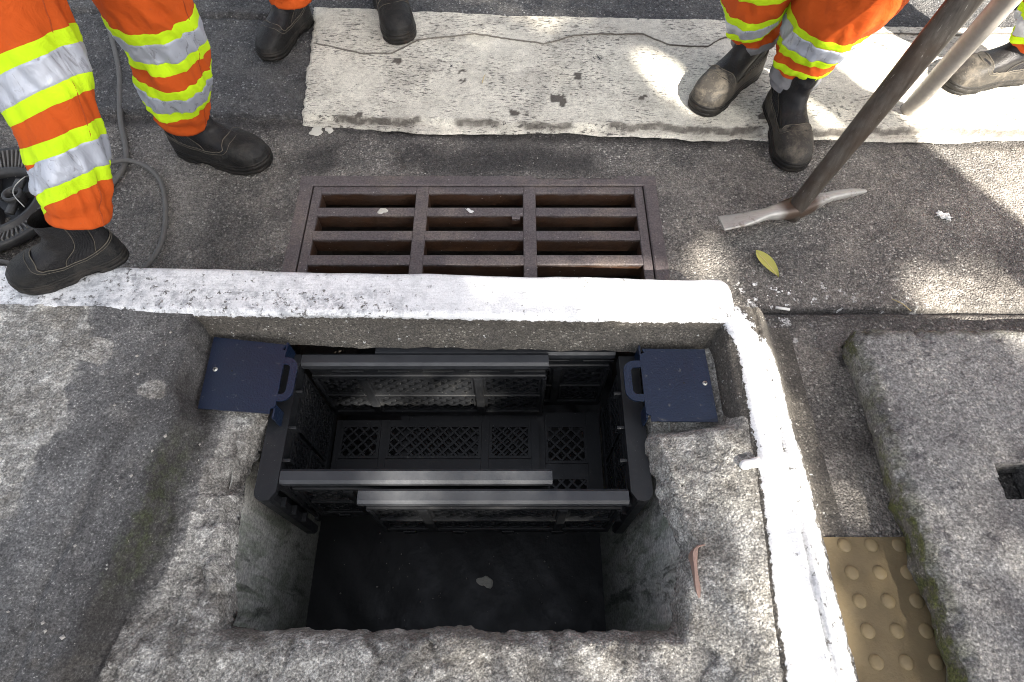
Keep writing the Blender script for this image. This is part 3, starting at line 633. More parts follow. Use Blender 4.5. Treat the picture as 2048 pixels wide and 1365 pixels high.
lid = mesh_obj('concrete_lid', np.vstack(V), np.vstack(FS), MAT['lid'], None, True, {'moss': np.concatenate(moss)})
tag(lid, 'thick weathered concrete pit lid with mossy edge lying on the ramp', 'concrete lid')
h = MB(); e_ = .010
for (xa, ya, xb, yb) in ((HX[0], HY[0], HX[1], HY[0]), (HX[1], HY[0], HX[1], HY[1]), (HX[1], HY[1], HX[0], HY[1]), (HX[0], HY[1], HX[0], HY[0])):
    n = 12
    P = []
    for k in range(n + 1):
        for r in range(7):
            t = k / n; x = xa + (xb - xa) * t; y = ya + (yb - ya) * t; z = LZ(y) - .004 - .07 * r / 6
            P.append((x + .004 * float(fbm(y + r, x, 30, 2, 3)), y + .004 * float(fbm(x + r, y, 30, 2, 4)), z))
    h.add(P, gridfaces(n + 1, 7))
mesh_obj('lifting_hole', h.v, h.f, MAT['lid'], lid, True, {'moss': np.zeros(len(h.v))})

# ================================================================ GRATE
gr = tag(empty('drain_grate', (-.1, 1.0, S)), 'rusty cast iron drain grate with three columns of slots in the gutter', 'drain grate')
zt = S + .004; fx0, fx1, fy0, fy1 = GR
f = MB(); fw = .036
f.b2(fx0, fx1, fy1 - fw, fy1, zt - .06, zt, .003); f.b2(fx0, fx1, fy0, fy0 + fw, zt - .06, zt, .003)
f.b2(fx0, fx0 + fw, fy0 + fw, fy1 - fw, zt - .06, zt, .003, 'y'); f.b2(fx1 - fw, fx1, fy0 + fw, fy1 - fw, zt - .06, zt, .003, 'y')
f.build('grate_frame', MAT['iron'], gr)
ix0, ix1, iy0, iy1 = fx0 + fw + .003, fx1 - fw - .003, fy0 + fw + .003, fy1 - fw - .003
cols = [(ix0, ix0 + .024), (-.262, -.228), (.030, .064), (ix1 - .024, ix1)]
for a, b in cols: MB().b2(a, b, iy0, iy1, zt - .055, zt - .003, .002, 'y').build('divider', MAT['iron'], gr)
rows = [(1.150, iy1), (1.072, 1.100), (.991, 1.021), (.911, .942), (iy0, .862)]
for c in range(3):
    xa, xb = cols[c][1], cols[c + 1][0]
    for a, b in rows: MB().b2(xa, xb, a, b, zt - .055, zt - .003, .0025).build('bar', MAT['iron'], gr)
nub = MB(); nub.b2(.0, .022, 1.062, 1.0722, zt - .03, zt - .004, .002); nub.build('casting_nub', MAT['iron'], gr)

# ================================================================ CRATES
def lattice(o, a, b, la, lb, n, depth, parent, pitch=.035, wd=.0065, fr=.007):
    """panel in the plane o + a*s + b*t with diagonal strips inside a frame"""
    o = np.array(o, float); a = np.array(a, float); b = np.array(b, float); n = np.array(n, float); mb = MB(); hd = depth / 2
    mb.box(o + a * la / 2 + b * fr / 2, (la / 2, fr / 2, hd), (a, b, n)); mb.box(o + a * la / 2 + b * (lb - fr / 2), (la / 2, fr / 2, hd), (a, b, n))
    mb.box(o + a * fr / 2 + b * lb / 2, (lb / 2 - fr, fr / 2, hd), (b, a, n)); mb.box(o + a * (la - fr / 2) + b * lb / 2, (lb / 2 - fr, fr / 2, hd), (b, a, n))
    W_, H_ = la - 2 * fr, lb - 2 * fr; o2 = o + a * fr + b * fr
    for sgn in (1, -1):
        k = -H_ + (pitch * .35 if sgn > 0 else pitch * .2)
        while k < W_:
            s0, s1 = max(k, 0), min(k + H_, W_)
            if s1 - s0 > .004:
                t0, t1 = s0 - k, s1 - k
                if sgn < 0: t0, t1 = H_ - t0, H_ - t1
                p = o2 + a * s0 + b * t0; q = o2 + a * s1 + b * t1; d = (q - p); L = np.linalg.norm(d); d /= L
                mb.box((p + q) / 2 + n * (.0006 * sgn), (L / 2, wd / 2, hd * .85), (d, np.cross(n, d), n))
            k += pitch
    return mb.build('lattice_panel', MAT['plastic'], parent)
PL = MAT['plastic']
ZT, ZB = -.125, -.462
def long_wall(root, x0, x1, y, face, posts, zt=ZT, clips=False):
    """long crate wall; face = +1 when its ribs look towards -y (camera side)"""
    r = MB(); r.box(((x0 + x1) / 2, y, zt - .014), ((x1 - x0) / 2, .016, .014), None, .006); rail = r.build('top_rail', MAT['rail'], root)
    n = (0, -1, 0); yb = y
    b = MB(); b.b2(x0 + .004, x1 - .004, yb - .004, yb + .004, zt - .075, zt - .0285)
    for xx in np.arange(x0 + .06, x1 - .05, .11): b.b2(xx, xx + .075, yb - .0075, yb - .0042, zt - .060, zt - .052, .001)
    b.b2(x0 + .004, x1 - .004, yb - .009, yb + .004, zt - .092, zt - .0755, .003); b.build('rail_panel', PL, root)
    cols_ = [x0] + posts + [x1]; zm = (zt - .095 + ZB + .03) / 2
    for i in range(len(cols_) - 1):
        xa, xb = cols_[i] + .012, cols_[i + 1] - .012
        lattice((xa, yb, zm + .006), (1, 0, 0), (0, 0, 1), xb - xa, zt - .094 - zm - .006, n, .010, root, .034, .0085)
        lattice((xa, yb, ZB + .034), (1, 0, 0), (0, 0, 1), xb - xa, zm - .006 - ZB - .034, n, .010, root, .034, .0085)
    for xp in cols_:
        p = MB(); p.b2(max(xp - .0115, x0), min(xp + .0115, x1), yb - .012, yb + .006, ZB + .032, zt - .0925, .003, 'z'); p.build('post', PL, root)
    m_ = MB(); m_.b2(x0 + .012, x1 - .012, yb - .010, yb + .005, zm - .0055, zm + .0055, .002); m_.build('rib', PL, root)
    base = MB(); base.b2(x0, x1, yb - .010, yb + .008, ZB, ZB + .0315, .003); bo = base.build('base_lip', PL, root)
    if clips:
        for xx in np.arange(x0 + .05, x1 - .03, .125):
            c = MB(); c.box((xx + .015, yb - .0125, ZB + .015), (.015, .002, .012), None, .001); c.build('clip', PL, bo)
def side_wall(root, x, y0, y1, out):
    """short wall at x; out = -1 when its outside is towards -x"""
    zt = ZT - .002
    f_ = MB()                                                 # top flange with rounded outer corner
    xo = x + out * .042; pts = [(x - out * .004, y0 + .028), (x + out * .012, y0)]
    poly = [(x - out * .004, y1), (x - out * .004, y0 + .02), (x + out * .008, y0 + .002)]
    for a in range(0, 91, 15): poly.append((xo - out * .02 + out * .02 * math.sin(R(a)), y0 + .02 - .02 * math.cos(R(a))))
    poly += [(xo, y1)]
    if out > 0: poly = poly[::-1]
    f_.prism(poly, zt - .012, zt + .004); f_.build('rim', PL, root)
    p = MB(); p.b2(min(x + out * .008, xo - out * .002), max(x + out * .008, xo - out * .002), y0 + .003, y0 + .028, ZB - .02, zt - .0125, .006, 'z'); po = p.build('corner_post', PL, root)
    w_ = MB(); w_.b2(min(xo - out * .001, xo - out * .005), max(xo - out * .001, xo - out * .005), y0 + .03, y1, ZB, zt - .0125); w_.build('outer_skin', PL, root)
    for k in range(3):
        g_ = MB(); z = -.20 - .075 * k; g_.b2(min(x - out * .002, xo - out * .006), max(x - out * .002, xo - out * .006), y0 + .006, y0 + .026, z - .006, z + .004); g_.build('gusset', PL, po)
    nn = 2; L = (y1 - y0 - .05) / nn
    for i in range(nn):
        for j in range(2):
            za = ZB + .03 + j * .135
            lattice((x, y0 + .034 + i * L, za), (0, 1, 0), (0, 0, 1), L - .010, .125, (1, 0, 0), .008, root, .024, .006)
    MB().b2(x - .004, x + .004, y0 + .03, y1, ZB + .302, zt - .0125).build('wall_band', PL, root); t = MB(); t.b2(x - .005, x + .005, y0 + .03, y1, ZB, ZB + .0295); t.build('wall_band', PL, root)
    for yy in (y0 + .09, y0 + .165, y1 - .09):
        k = MB(); k.box((x - out * .008, yy, zt - .018), (.012, .004, .016), None, .002); k.build('hinge_tab', PL, root)
def crate_floor(root, cols_, rows_, x0, x1, y0, y1, z):
    for (xa, xb) in cols_:
        for (ya, yb) in rows_:
            lattice((xa, ya, z), (1, 0, 0), (0, 1, 0), xb - xa, yb - ya, (0, 0, 1), .008, root, .030, .0055, .008)
    b = MB(); xsn = [x0] + [c for cc in cols_ for c in cc] + [x1]; ysn = [y0] + [c for rr_ in rows_ for c in rr_] + [y1]
    for i in range(0, len(xsn), 2): b.b2(xsn[i] + .0005, xsn[i + 1] - .0005, y0, y1, z - .006, z + .001)
    for i in range(0, len(ysn), 2):
        for (xa, xb) in cols_: b.b2(xa, xb, ysn[i] + .0005, ysn[i + 1] - .0005, z - .0055, z + .0005)
    b.build('floor_web', PL, root)
cA = tag(empty('folding_crate', (-.25, .5, ZB)), 'black plastic folding crate hung under the left bracket, its rail ending short on the right', 'crate', 'black crates overlapping in the pit')
cB = tag(empty('folding_crate', (.0, .5, ZB)), 'black plastic folding crate hung under the right bracket, its rail in front of the other', 'crate', 'black crates overlapping in the pit')
long_wall(cA, -.495, .086, .366, 1, [-.37, -.085], clips=True)
long_wall(cA, -.495, .086, .645, 1, [-.37, -.085], ZT)
side_wall(cA, -.500, .312, .655, -1)
crate_floor(cA, [(-.475, -.365), (-.345, -.085), (-.063, .052)], [(.384, .482), (.508, .606)], -.490, .075, .376, .62, ZB + .004)
long_wall(cB, -.325, .246, .324, 1, [-.20, .115], ZT - .003, clips=True)
long_wall(cB, -.325, .246, .676, 1, [-.20, .115], ZT - .006)
side_wall(cB, .254, .312, .650, 1)
crate_floor(cB, [(-.29, -.10), (-.08, .07), (.092, .208)], [(.345, .462), (.498, .61)], -.315, .246, .335, .648, ZB - .009)

# ---- enamelled brackets carrying the crates
def bracket(name, corners, loop, screw, hole, label, side):
    root = tag(empty(name, (corners[0][0], corners[0][1], -.085)), label, 'bracket', 'blue brackets on the pit ledge')
    zt = -.0685; mb = MB()
    mb.prism(corners, zt - .004, zt)
    # handle loop as a rounded ribbon
    lp = loop; pts = []; (xp, ya, yb, xo) = lp; s = 1 if xo > xp else -1; r = .026; wd = .0165
    outer = [(xp - s * .004, ya)] + [(xo - s * r + s * r * math.sin(R(a)), ya - r + r * math.cos(R(a))) for a in range(0, 91, 15)] + [(xo - s * r + s * r * math.cos(R(a)), yb + r - r * math.sin(R(a))) for a in range(0, 91, 15)] + [(xp - s * .004, yb)]
    r2 = .011; xi = xo - s * wd; ya2, yb2 = ya - wd, yb + wd
    inner = [(xp - s * .004, ya2)] + [(xi - s * r2 + s * r2 * math.sin(R(a)), ya2 - r2 + r2 * math.cos(R(a))) for a in range(0, 91, 15)] + [(xi - s * r2 + s * r2 * math.cos(R(a)), yb2 + r2 - r2 * math.sin(R(a))) for a in range(0, 91, 15)] + [(xp - s * .004, yb2)]
    n = len(outer); P = [(x, y, zt - .0005) for x, y in outer] + [(x, y, zt - .0005) for x, y in inner] + [(x, y, zt - .0045) for x, y in outer] + [(x, y, zt - .0045) for x, y in inner]
    Fq = []
    for k in range(n - 1):
        Fq += [(k, k + 1, n + k + 1, n + k), (2 * n + k, 3 * n + k, 3 * n + k + 1, 2 * n + k + 1), (k, 2 * n + k, 2 * n + k + 1, k + 1), (n + k, n + k + 1, 3 * n + k + 1, 3 * n + k)]
    mb.build('plate', MAT['bracket'], root)
    MB().add(P, Fq).build('handle', MAT['bracket'], root)
    for yy in (ya + .024, yb - .022):
        t = MB(); t.b2(min(xp - s * .003, xp + s * .001), max(xp - s * .003, xp + s * .001), yy - .016, yy + .016, zt - .11, zt - .0045); t.build('hanger_tab', MAT['bracket'], root)
    sc2 = MB(); sc2.lathe([(.0001, .0022), (.003, .002), (.0052, .0006), (.0056, -.001)], (*screw, zt + .0008), 16); so = sc2.build('screw', MAT['zinc'], root, True)
    x_ = MB(); x_.box((*screw, zt + .0028), (.0032, .0006, .0004)); x_.box((*screw, zt + .0030), (.0006, .0032, .0004)); x_.build('screw_slot', MAT['plastic'], so)
    hh = MB(); hh.lathe([(.0001, .0006), (.0022, .0006), (.0022, -.001)], (*hole, zt), 12); hh.build('drill_hole', MAT['mud'], root)
    return root
bracket('bracket', [(-.676, .497), (-.520, .485), (-.520, .497), (-.5105, .502), (-.5105, .636), (-.519, .641), (-.514, .652), (-.682, .672)], (-.512, .620, .514, -.478), (-.660, .590), (-.622, .586), 'dark blue enamelled steel bracket screwed on the left ledge of the pit', 1)
bracket('bracket', [(.297, .468), (.439, .466), (.436, .640), (.294, .642), (.298, .632), (.2875, .627), (.2875, .486), (.297, .480)], (.289, .612, .514, .248), (.424, .556), (.378, .557), 'dark blue enamelled steel bracket with scratched loop on the right ledge of the pit', -1)

# ================================================================ PEOPLE
PK0, PK1 = (.738, 1.060, S + .035), (.866, 1.128, .44)              # axis of the pickaxe handle, gripped by the worker beside it
PKA = (np.array(PK1) - np.array(PK0)) / np.linalg.norm(np.array(PK1) - np.array(PK0))
LV = np.array([(.022, .012, .292, .0470), (.040, .007, .2945, .0485), (.058, .007, .289, .0470), (.072, .009, .275, .0440), (.084, .010, .252, .0410), (.094, .011, .220, .0385), (.104, .012, .190, .0370),
               (.118, .013, .165, .0360), (.140, .012, .149, .0365), (.165, .009, .143, .0385), (.200, .006, .144, .0410)])
FT = [(0, 0), (.012, .30), (.05, .56), (.1, .70), (.2, .79), (.4, .77), (.55, .88), (.7, 1.0), (.82, .985), (.91, .84), (.96, .63), (.99, .33), (1, 0)]
def boot_surf(t, side, z, off=0.0, lat=1):
    xr = np.interp(z, LV[:, 0], LV[:, 1]) - off; xf = np.interp(z, LV[:, 0], LV[:, 2]) + off; hw = np.interp(z, LV[:, 0], LV[:, 3]) + off
    b = sst(.072, .125, z); sh = np.interp(t, [p[0] for p in FT], [p[1] for p in FT]) * (1 - b) + np.sqrt(np.clip(1 - (2 * t - 1) ** 2, 0, 1)) * b
    x = xr + (xf - xr) * t; y = side * hw * sh + lat * .010 * (sst(.45, 1, t) - .3) * (1 - b)
    return x, y
def ringparam(n):
    ph = np.linspace(0, 2 * math.pi, n, endpoint=False); return (1 - np.cos(ph)) / 2, np.where(np.sin(ph) >= 0, 1.0, -1.0)
def make_boot(root, heel, toe, z0, lat=1, vamp='vamp', label=None, lean=(0, 0), wr=0, pitch=0.0):
    heel = np.array(heel); toe = np.array(toe); d = (toe - heel); Lr = np.linalg.norm(d); d = d / Lr; sc_ = Lr / .30; n = np.array([-d[1], d[0]])
    cp, sp_ = math.cos(pitch), math.sin(pitch)
    def Wd(x, y, z):
        x2 = np.asarray(x, float); z2 = np.asarray(z, float); k = np.clip(z2 - .10, 0, 1)
        x2 = x2 + k * lean[0]; y2 = np.asarray(y, float) + k * lean[1]
        xx = .27 + (x2 - .27) * cp + z2 * sp_; zz = -(x2 - .27) * sp_ + z2 * cp
        return np.stack([heel[0] + (d[0] * xx + n[0] * y2) * sc_, heel[1] + (d[1] * xx + n[1] * y2) * sc_, z0 + zz * sc_ + 0 * x2], -1)
    N = 64; t, sd_ = ringparam(N)
    # shaft
    zz = np.linspace(.045, .20, 26)[:, None] + 0 * t[None]; T = np.repeat(t[None], 26, 0); SD = np.repeat(sd_[None], 26, 0)
    x, y = boot_surf(T, SD, zz, 0, lat); wz = .0018 * np.sin(zz * 160 + 2 * T * 3) * sst(.10, .14, zz); x = x + wz
    V = Wd(x, y, zz); sh = mesh_obj('boot_shaft', V.reshape(-1, 3), gridfaces(26, N, True), MAT['shaft'], None, True)
    # vamp
    seam = np.interp(t, [0, .12, .3, .5, .7, .86, .95, 1], [.092, .082, .068, .065, .075, .092, .0985, .1005])
    k = np.linspace(0, 1, 26)[:, None]; zz = .020 + (seam[None] - .020) * k; T = np.repeat(t[None], 26, 0); SD = np.repeat(sd_[None], 26, 0)
    x, y = boot_surf(T, SD, zz, .0026, lat)
    cre = .0022 * np.sin(x * 190 + 1.5 * y * 60 + wr) * sst(.14, .18, x) * sst(.24, .20, x) * sst(.05, .08, zz)
    V = Wd(x, y, zz + cre); va = mesh_obj('boot', V.reshape(-1, 3), gridfaces(26, N, True), MAT[vamp], root, True)
    if label: va['label'] = label
    sh.parent = va; mb = MB(); P = V[-1]
    mb.tube(list(P) + [P[0], P[1]], .0012, 6, False); mb.build('seam', MAT['stitch'], va, True)
    mb = MB(); P2 = Wd(*boot_surf(t, sd_, seam - .006, .0032, lat), seam - .006); mb.tube(list(P2) + [P2[0], P2[1]], .0007, 5, False); mb.build('stitching', MAT['stitch'], va, True)
    # gussets
    for s_ in (1, -1):
        tt = np.linspace(.20, .47, 56)[None, :]; zg_ = np.linspace(.064, .192, 24)[:, None]; T = np.repeat(tt, 24, 0); Z = np.repeat(zg_, 56, 1)
        T = T + (Z - .07) * (.25 - .35) * .0
        x, y = boot_surf(T, s_ + 0 * T, Z, .0014, lat); rb = .0016 * np.abs(np.sin(np.arange(56) / 56 * math.pi * 7))[None, :]; y = y + s_ * rb
        V = Wd(x, y, Z); mesh_obj('gusset', V.reshape(-1, 3), gridfaces(24, 56), MAT['shaft'], va, True)
        for tq in (.19, .48):
            mb = MB(); zq = np.linspace(.066, .19, 14); xq, yq = boot_surf(zq * 0 + tq, zq * 0 + s_, zq, .0018, lat); mb.tube(list(Wd(xq, yq, zq)), .0008, 5, False); mb.build('stitching', MAT['stitch'], va, True)
    # sole: welted outsole with heel block, arch and toe spring
    rings = [(.000, -.003), (.002, .0035), (.012, .0045), (.0135, .0030), (.0150, .0050), (.026, .0055), (.0275, .0035), (.029, .0045), (.034, .0040), (.0355, .0)]
    V = []
    for z, off in rings:
        x, y = boot_surf(t, sd_, np.full(N, .03), off, lat)
        lift = .010 * sst(.22, .30, x) ** 1.0 + (.013 * sst(.085, .095, x) * sst(.150, .125, x)) * (z < .01)
        lug = .0016 * (np.sin(np.arange(N) * 1.6) > 0) * (z < .013) * (z > .001)
        V.append(Wd(x, y + sd_ * lug, z + lift * (1 - .0 * z)))
    V = np.array(V); Fs = gridfaces(len(rings), N, True).tolist() + [list(range(N))[::-1], list(range((len(rings) - 1) * N, len(rings) * N))]
    mesh_obj('sole', V.reshape(-1, 3), Fs, MAT['rubber'], va, True)
    return va

class Leg:
    """trouser leg: tube along a path from hem (s=0) upwards with folds"""
    def __init__(s, path, rad, seed, fold=.009, hemfold=.0055):
        s.P = catmull(path, 240); dl = np.linalg.norm(np.diff(s.P, axis=0), axis=1); s.S = np.concatenate([[0], np.cumsum(dl)]); s.L = s.S[-1]
        s.rad = rad; s.seed = seed; s.fold = fold; s.hem = hemfold
    def at(s, th, q, off=0.0):
        th, q = np.broadcast_arrays(np.asarray(th, float), np.asarray(q, float)); qq = np.clip(q, 0, s.L)
        C = np.stack([np.interp(qq, s.S, s.P[:, i]) for i in range(3)], -1)
        C2 = np.stack([np.interp(np.clip(qq + .06, 0, s.L), s.S, s.P[:, i]) for i in range(3)], -1); C1 = np.stack([np.interp(np.clip(qq - .06, 0, s.L), s.S, s.P[:, i]) for i in range(3)], -1)
        T = C2 - C1; T /= np.linalg.norm(T, axis=-1, keepdims=True)
        U = np.cross(T, np.array([0, 1., 0])); U /= np.linalg.norm(U, axis=-1, keepdims=True); Vv = np.cross(U, T)
        r = np.interp(qq, [a for a, b in s.rad], [b for a, b in s.rad])
        cx, cy = np.cos(th) * 1.6 + s.seed * 7.1, np.sin(th) * 1.6
        f = s.fold * (fbm(cx + qq * 2.5, cy + qq * 5.5, 1.5, 4, s.seed) * 1.1 + 1.5 * (.3 - np.abs(fbm(cx - qq * 4, cy + qq * 7, 1.3, 3, s.seed + 40))))
        dg = np.sin(2 * th + qq * 22 + 3 * vn(cx, qq * 6, s.seed + 5)) * s.fold * .45 * sst(.45, .1, qq)
        am = s.hem * sst(.17, .04, qq) * sst(.0, .035, qq) * np.sin(qq * 95 + 1.8 * np.sin(th + s.seed) + 2.5 * vn(cx, cy, s.seed + 3)) * (.35 + .65 * vn(cx * .7, cy * .7 + qq * 3, s.seed + 8))
        r = r + (f + dg) * (.25 + .75 * sst(.0, .05, qq)) + am + off
        return C + (U * np.cos(th)[..., None] + Vv * np.sin(th)[..., None]) * r[..., None]
    def sheet(s, q0, q1, n, off, tilt=(0, 0), vdip=0.0, N=96):
        th = np.linspace(0, 2 * math.pi, N, endpoint=False)[None, :]; k = np.linspace(0, 1, n)[:, None]
        sh = tilt[0] * np.cos(th - tilt[1]) - vdip * np.exp(-((np.angle(np.exp(1j * (th - tilt[1] - 2.6)))) / .5) ** 2)
        Q = q0 + (q1 - q0) * k + sh; P = s.at(th + 0 * k, Q, off); return P, N
def trouser_leg(root, leg, bands, mat='orange'):
    """cloth tube with a turned hem; bands: (q0, q1, material, tilt, dip)"""
    P, N = leg.sheet(0, leg.L, 150, 0); inn, _ = leg.sheet(0.0, .05, 6, -.004)
    P2 = np.concatenate([inn[::-1], P], 0)
    tr = mesh_obj('trouser_leg', P2.reshape(-1, 3), gridfaces(P2.shape[0], N, True), MAT[mat], root, True)
    h1, _ = leg.sheet(.026, .0275, 2, .0012); mesh_obj('hem_stitch', h1.reshape(-1, 3), gridfaces(2, N, True), MAT['stitch'] if mat != 'orange' else MAT['orange'], tr, True)
    for th in (.35, 3.5):
        q = np.linspace(.002, leg.L, 120); sm = MB(); sm.tube(list(leg.at(np.full(120, th), q, .0004)), .0011, 5, False); sm.build('side_seam', MAT['seam'], tr, True)
    for q0, q1, mt, tilt, dip in bands:
        n = max(6, int((q1 - q0) / .0035)); off = .0026 if mt == 'silver' else .0016
        P, _ = leg.sheet(q0, q1, n, off, tilt, dip)
        if mt == 'silver': P[1:-1] += (rng.random(P[1:-1].shape) - .5) * .0006
        P[0] = leg.sheet(q0, q1, n, .0004, tilt, dip)[0][0]; P[-1] = leg.sheet(q0, q1, n, .0004, tilt, dip)[0][-1]
        mesh_obj('lime_band' if mt == 'lime' else ('reflective_band' if mt == 'silver' else 'grey_band'), P.reshape(-1, 3), gridfaces(n, N, True), MAT[mt], tr, True)
    return tr
def skin_mesh(name, joints, edges, root, mat, sub=2):
    me = bpy.data.meshes.new(name); me.from_pydata([j[:3] for j in joints], edges, []); me.update()
    o = bpy.data.objects.new(name, me); COL.objects.link(o); setpar(o, root); me.materials.append(MAT[mat])
    md = o.modifiers.new('skin', 'SKIN'); md.use_smooth_shade = True
    if not me.skin_vertices: me.attributes  # layer made by the modifier
    for v_, j in zip(me.skin_vertices[0].data, joints): v_.radius = (j[3], j[3])
    me.skin_vertices[0].data[0].use_root = True
    s_ = o.modifiers.new('subsurf', 'SUBSURF'); s_.levels = sub; s_.render_levels = sub
    return o
def upper_body(root, hipL, hipR, face, jacket='orange', hands=None):
    """torso, arms, neck and head above the trousers (out of frame, kept simple but whole)"""
    hL, hR = np.array(hipL), np.array(hipR); pel = (hL + hR) / 2 + np.array([0, 0, .05]); f = np.array([face[0], face[1], 0.]); f /= np.linalg.norm(f); r = np.array([-f[1], f[0], 0.])   # r: person's left
    up = np.array([0, 0, 1.])
    ch = pel + up * .38; nk = pel + up * .52; hd = pel + up * .68 + f * .03
    J = []; E = []
    def j(p, rad, par=None):
        J.append((*p, rad)); i = len(J) - 1
        if par is not None: E.append((par, i))
        return i
    a = j(pel, .145); b = j(pel + up * .2, .135, a); c = j(ch, .15, b); n0 = j(nk, .07, c)
    ends = []
    for s_, hp in ((1, hands[0] if hands else None), (-1, hands[1] if hands else None)):
        sh = j(ch + r * s_ * .19 + up * .07, .075, c); hp = np.array(hp) if hp is not None else pel + r * s_ * .27 + f * .12 + up * -.06
        el = (np.array(J[sh][:3]) + hp) / 2 + r * s_ * .06 - f * .05; e = j(el, .055, sh); w_ = j(hp + (el - hp) * .18, .042, e); ends.append((hp, el, s_))
    skin_mesh('jacket', J, E, root, jacket)
    for k in range(2):
        y0_ = .12 + .17 * k
        P = []
        for z in (0, .05):
            for a_ in np.linspace(0, 2 * math.pi, 40, endpoint=False): P.append(pel + up * (y0_ + z) + (r * math.cos(a_) + f * math.sin(a_)) * .165)
        mesh_obj('reflective_band', P, gridfaces(2, 40, True), MAT['lime'], root, True)
    J = []; E = []
    n1 = j(nk - up * .06, .055); n2 = j(nk + up * .05, .052, n1); jaw = j(hd - up * .04 + f * .035, .068, n2); cr = j(hd + up * .05, .092, jaw); j(hd + up * .12 - f * .005, .07, cr)
    j(hd + f * .112 - up * .0, .012, jaw)
    body = skin_mesh('body', J, E, root, 'skin')
    eye = MB()
    for s_ in (1, -1): eye.lathe([(.0001, .012), (.008, .009), (.012, 0)], hd + up * .03 + f * .088 + r * s_ * .033, 10, (r, up, f))
    eye.build('eyes', MAT['hair'], body, True)
    mo = MB(); mo.box(hd - up * .055 + f * .098, (.022, .004, .004), (r, up, f)); mo.build('mouth', MAT['clay'], body)
    for hp, el, s_ in ends:
        dr = hp - el; dr /= np.linalg.norm(dr); lt = np.cross(dr, up); lt /= np.linalg.norm(lt) + 1e-9; nn = np.cross(lt, dr)
        J = []; E = []; w0 = j(hp + (el - hp) * .2, .032); pm = j(hp + dr * .03, .036, w0); mb = MB()
        hand = skin_mesh('glove', J, E, root, 'glove', 1)
        for q in range(4):
            o_ = hp + dr * .05 + lt * (.03 - .02 * q); l_ = (.045, .052, .048, .038)[q]
            mb.tube(catmull([o_ - dr * .02, o_ + dr * l_ * .6, o_ + dr * l_ - nn * .02, o_ + dr * l_ * .9 - nn * .045], 8), [.010] * 5 + [.009, .008, .005], 8)
        o_ = hp + dr * .01 + lt * .034; mb.tube(catmull([o_, o_ + lt * .025 + dr * .025, o_ + lt * .02 + dr * .055 - nn * .02], 6), [.012, .012, .011, .010, .009, .006], 8)
        mb.build('fingers', MAT['glove'], hand, True)
    ht = MB(); ht.lathe([(.148, -.005), (.145, .004), (.122, .008), (.118, .05), (.095, .095), (.05, .122), (.0005, .13)], hd + up * .07, 28); ht.build('hard_hat', MAT['hat'], root, True)

def bands1(t1, t2, d=.0, q=.055, silver='silver', a=.028, b=.055, gap=.046):
    o = []; p = q
    for k in range(2):
        tl, dp = (t1, d) if k == 0 else (t2, 0)
        o += [(p, p + a + .005, 'lime', tl, dp), (p + a, p + a + b, silver, tl, dp * .6), (p + a + b - .005, p + 2 * a + b, 'lime', tl, 0)]
        p += 2 * a + b + gap
    return o
# W1: left worker, one boot on the kerb
w1 = tag(empty('person', (-.85, 1.05, S)), 'worker in orange trousers with lime and silver bands, one boot on the white kerb', 'person', 'workers around the drain')
make_boot(w1, (-.888, .862), (-1.114, .754), .001, -1, 'vamp', 'scuffed black boot resting on the kerb', lean=(0, 0), wr=1)
make_boot(w1, (-.958, 1.320), (-.672, 1.240), S, 1, 'vamp', None, lean=(.45, .0), wr=2)
RAD = [(0, .066), (.04, .068), (.10, .076), (.20, .084), (.34, .092), (.45, .098), (.60, .104), (.85, .115)]
hp1, hp2 = (-.88, 1.07, .94), (-.68, 1.17, .94)
trouser_leg(w1, Leg([(-.922, .848, .140), (-.900, .888, .22), (-.885, .950, .33), (-.885, 1.03, .50), (-.865, 1.06, .72), hp1], [(a, b * (.88 if a < .25 else .93)) for a, b in RAD], 3), bands1((.030, 3.14), (.034, 3.14), .03, .066))
trouser_leg(w1, Leg([(-.868, 1.288, .028), (-.835, 1.272, .12), (-.80, 1.262, .22), (-.765, 1.245, .42), (-.72, 1.21, .68), hp2], RAD, 5), bands1((.016, 3.3), (.012, 3.3), .012, .070))
upper_body(w1, hp1, hp2, (.1, -1))
# W2: worker at the back
w2 = tag(empty('person', (-.55, 1.95, S)), 'worker with orange trouser hem and black boots standing at the back of the crosswalk', 'person', 'workers around the drain')
make_boot(w2, (-.664, 1.905), (-.780, 1.672), S + .012, 1, 'vamp', None, wr=3)
make_boot(w2, (-.450, 2.035), (-.332, 1.738), S + .018, -1, 'vamp', None, wr=4)
trouser_leg(w2, Leg([(-.686, 1.838, -.004), (-.684, 1.85, .10), (-.68, 1.91, .42), (-.64, 1.99, .88)], RAD, 9), bands1((0, 0), (0, 0), 0, .12))
trouser_leg(w2, Leg([(-.418, 1.990, .07), (-.42, 2.0, .18), (-.43, 2.0, .46), (-.45, 2.02, .88)], RAD, 11), bands1((0, 0), (0, 0), 0, .12))
upper_body(w2, (-.64, 1.99, .9), (-.45, 2.02, .9), (0, -1))
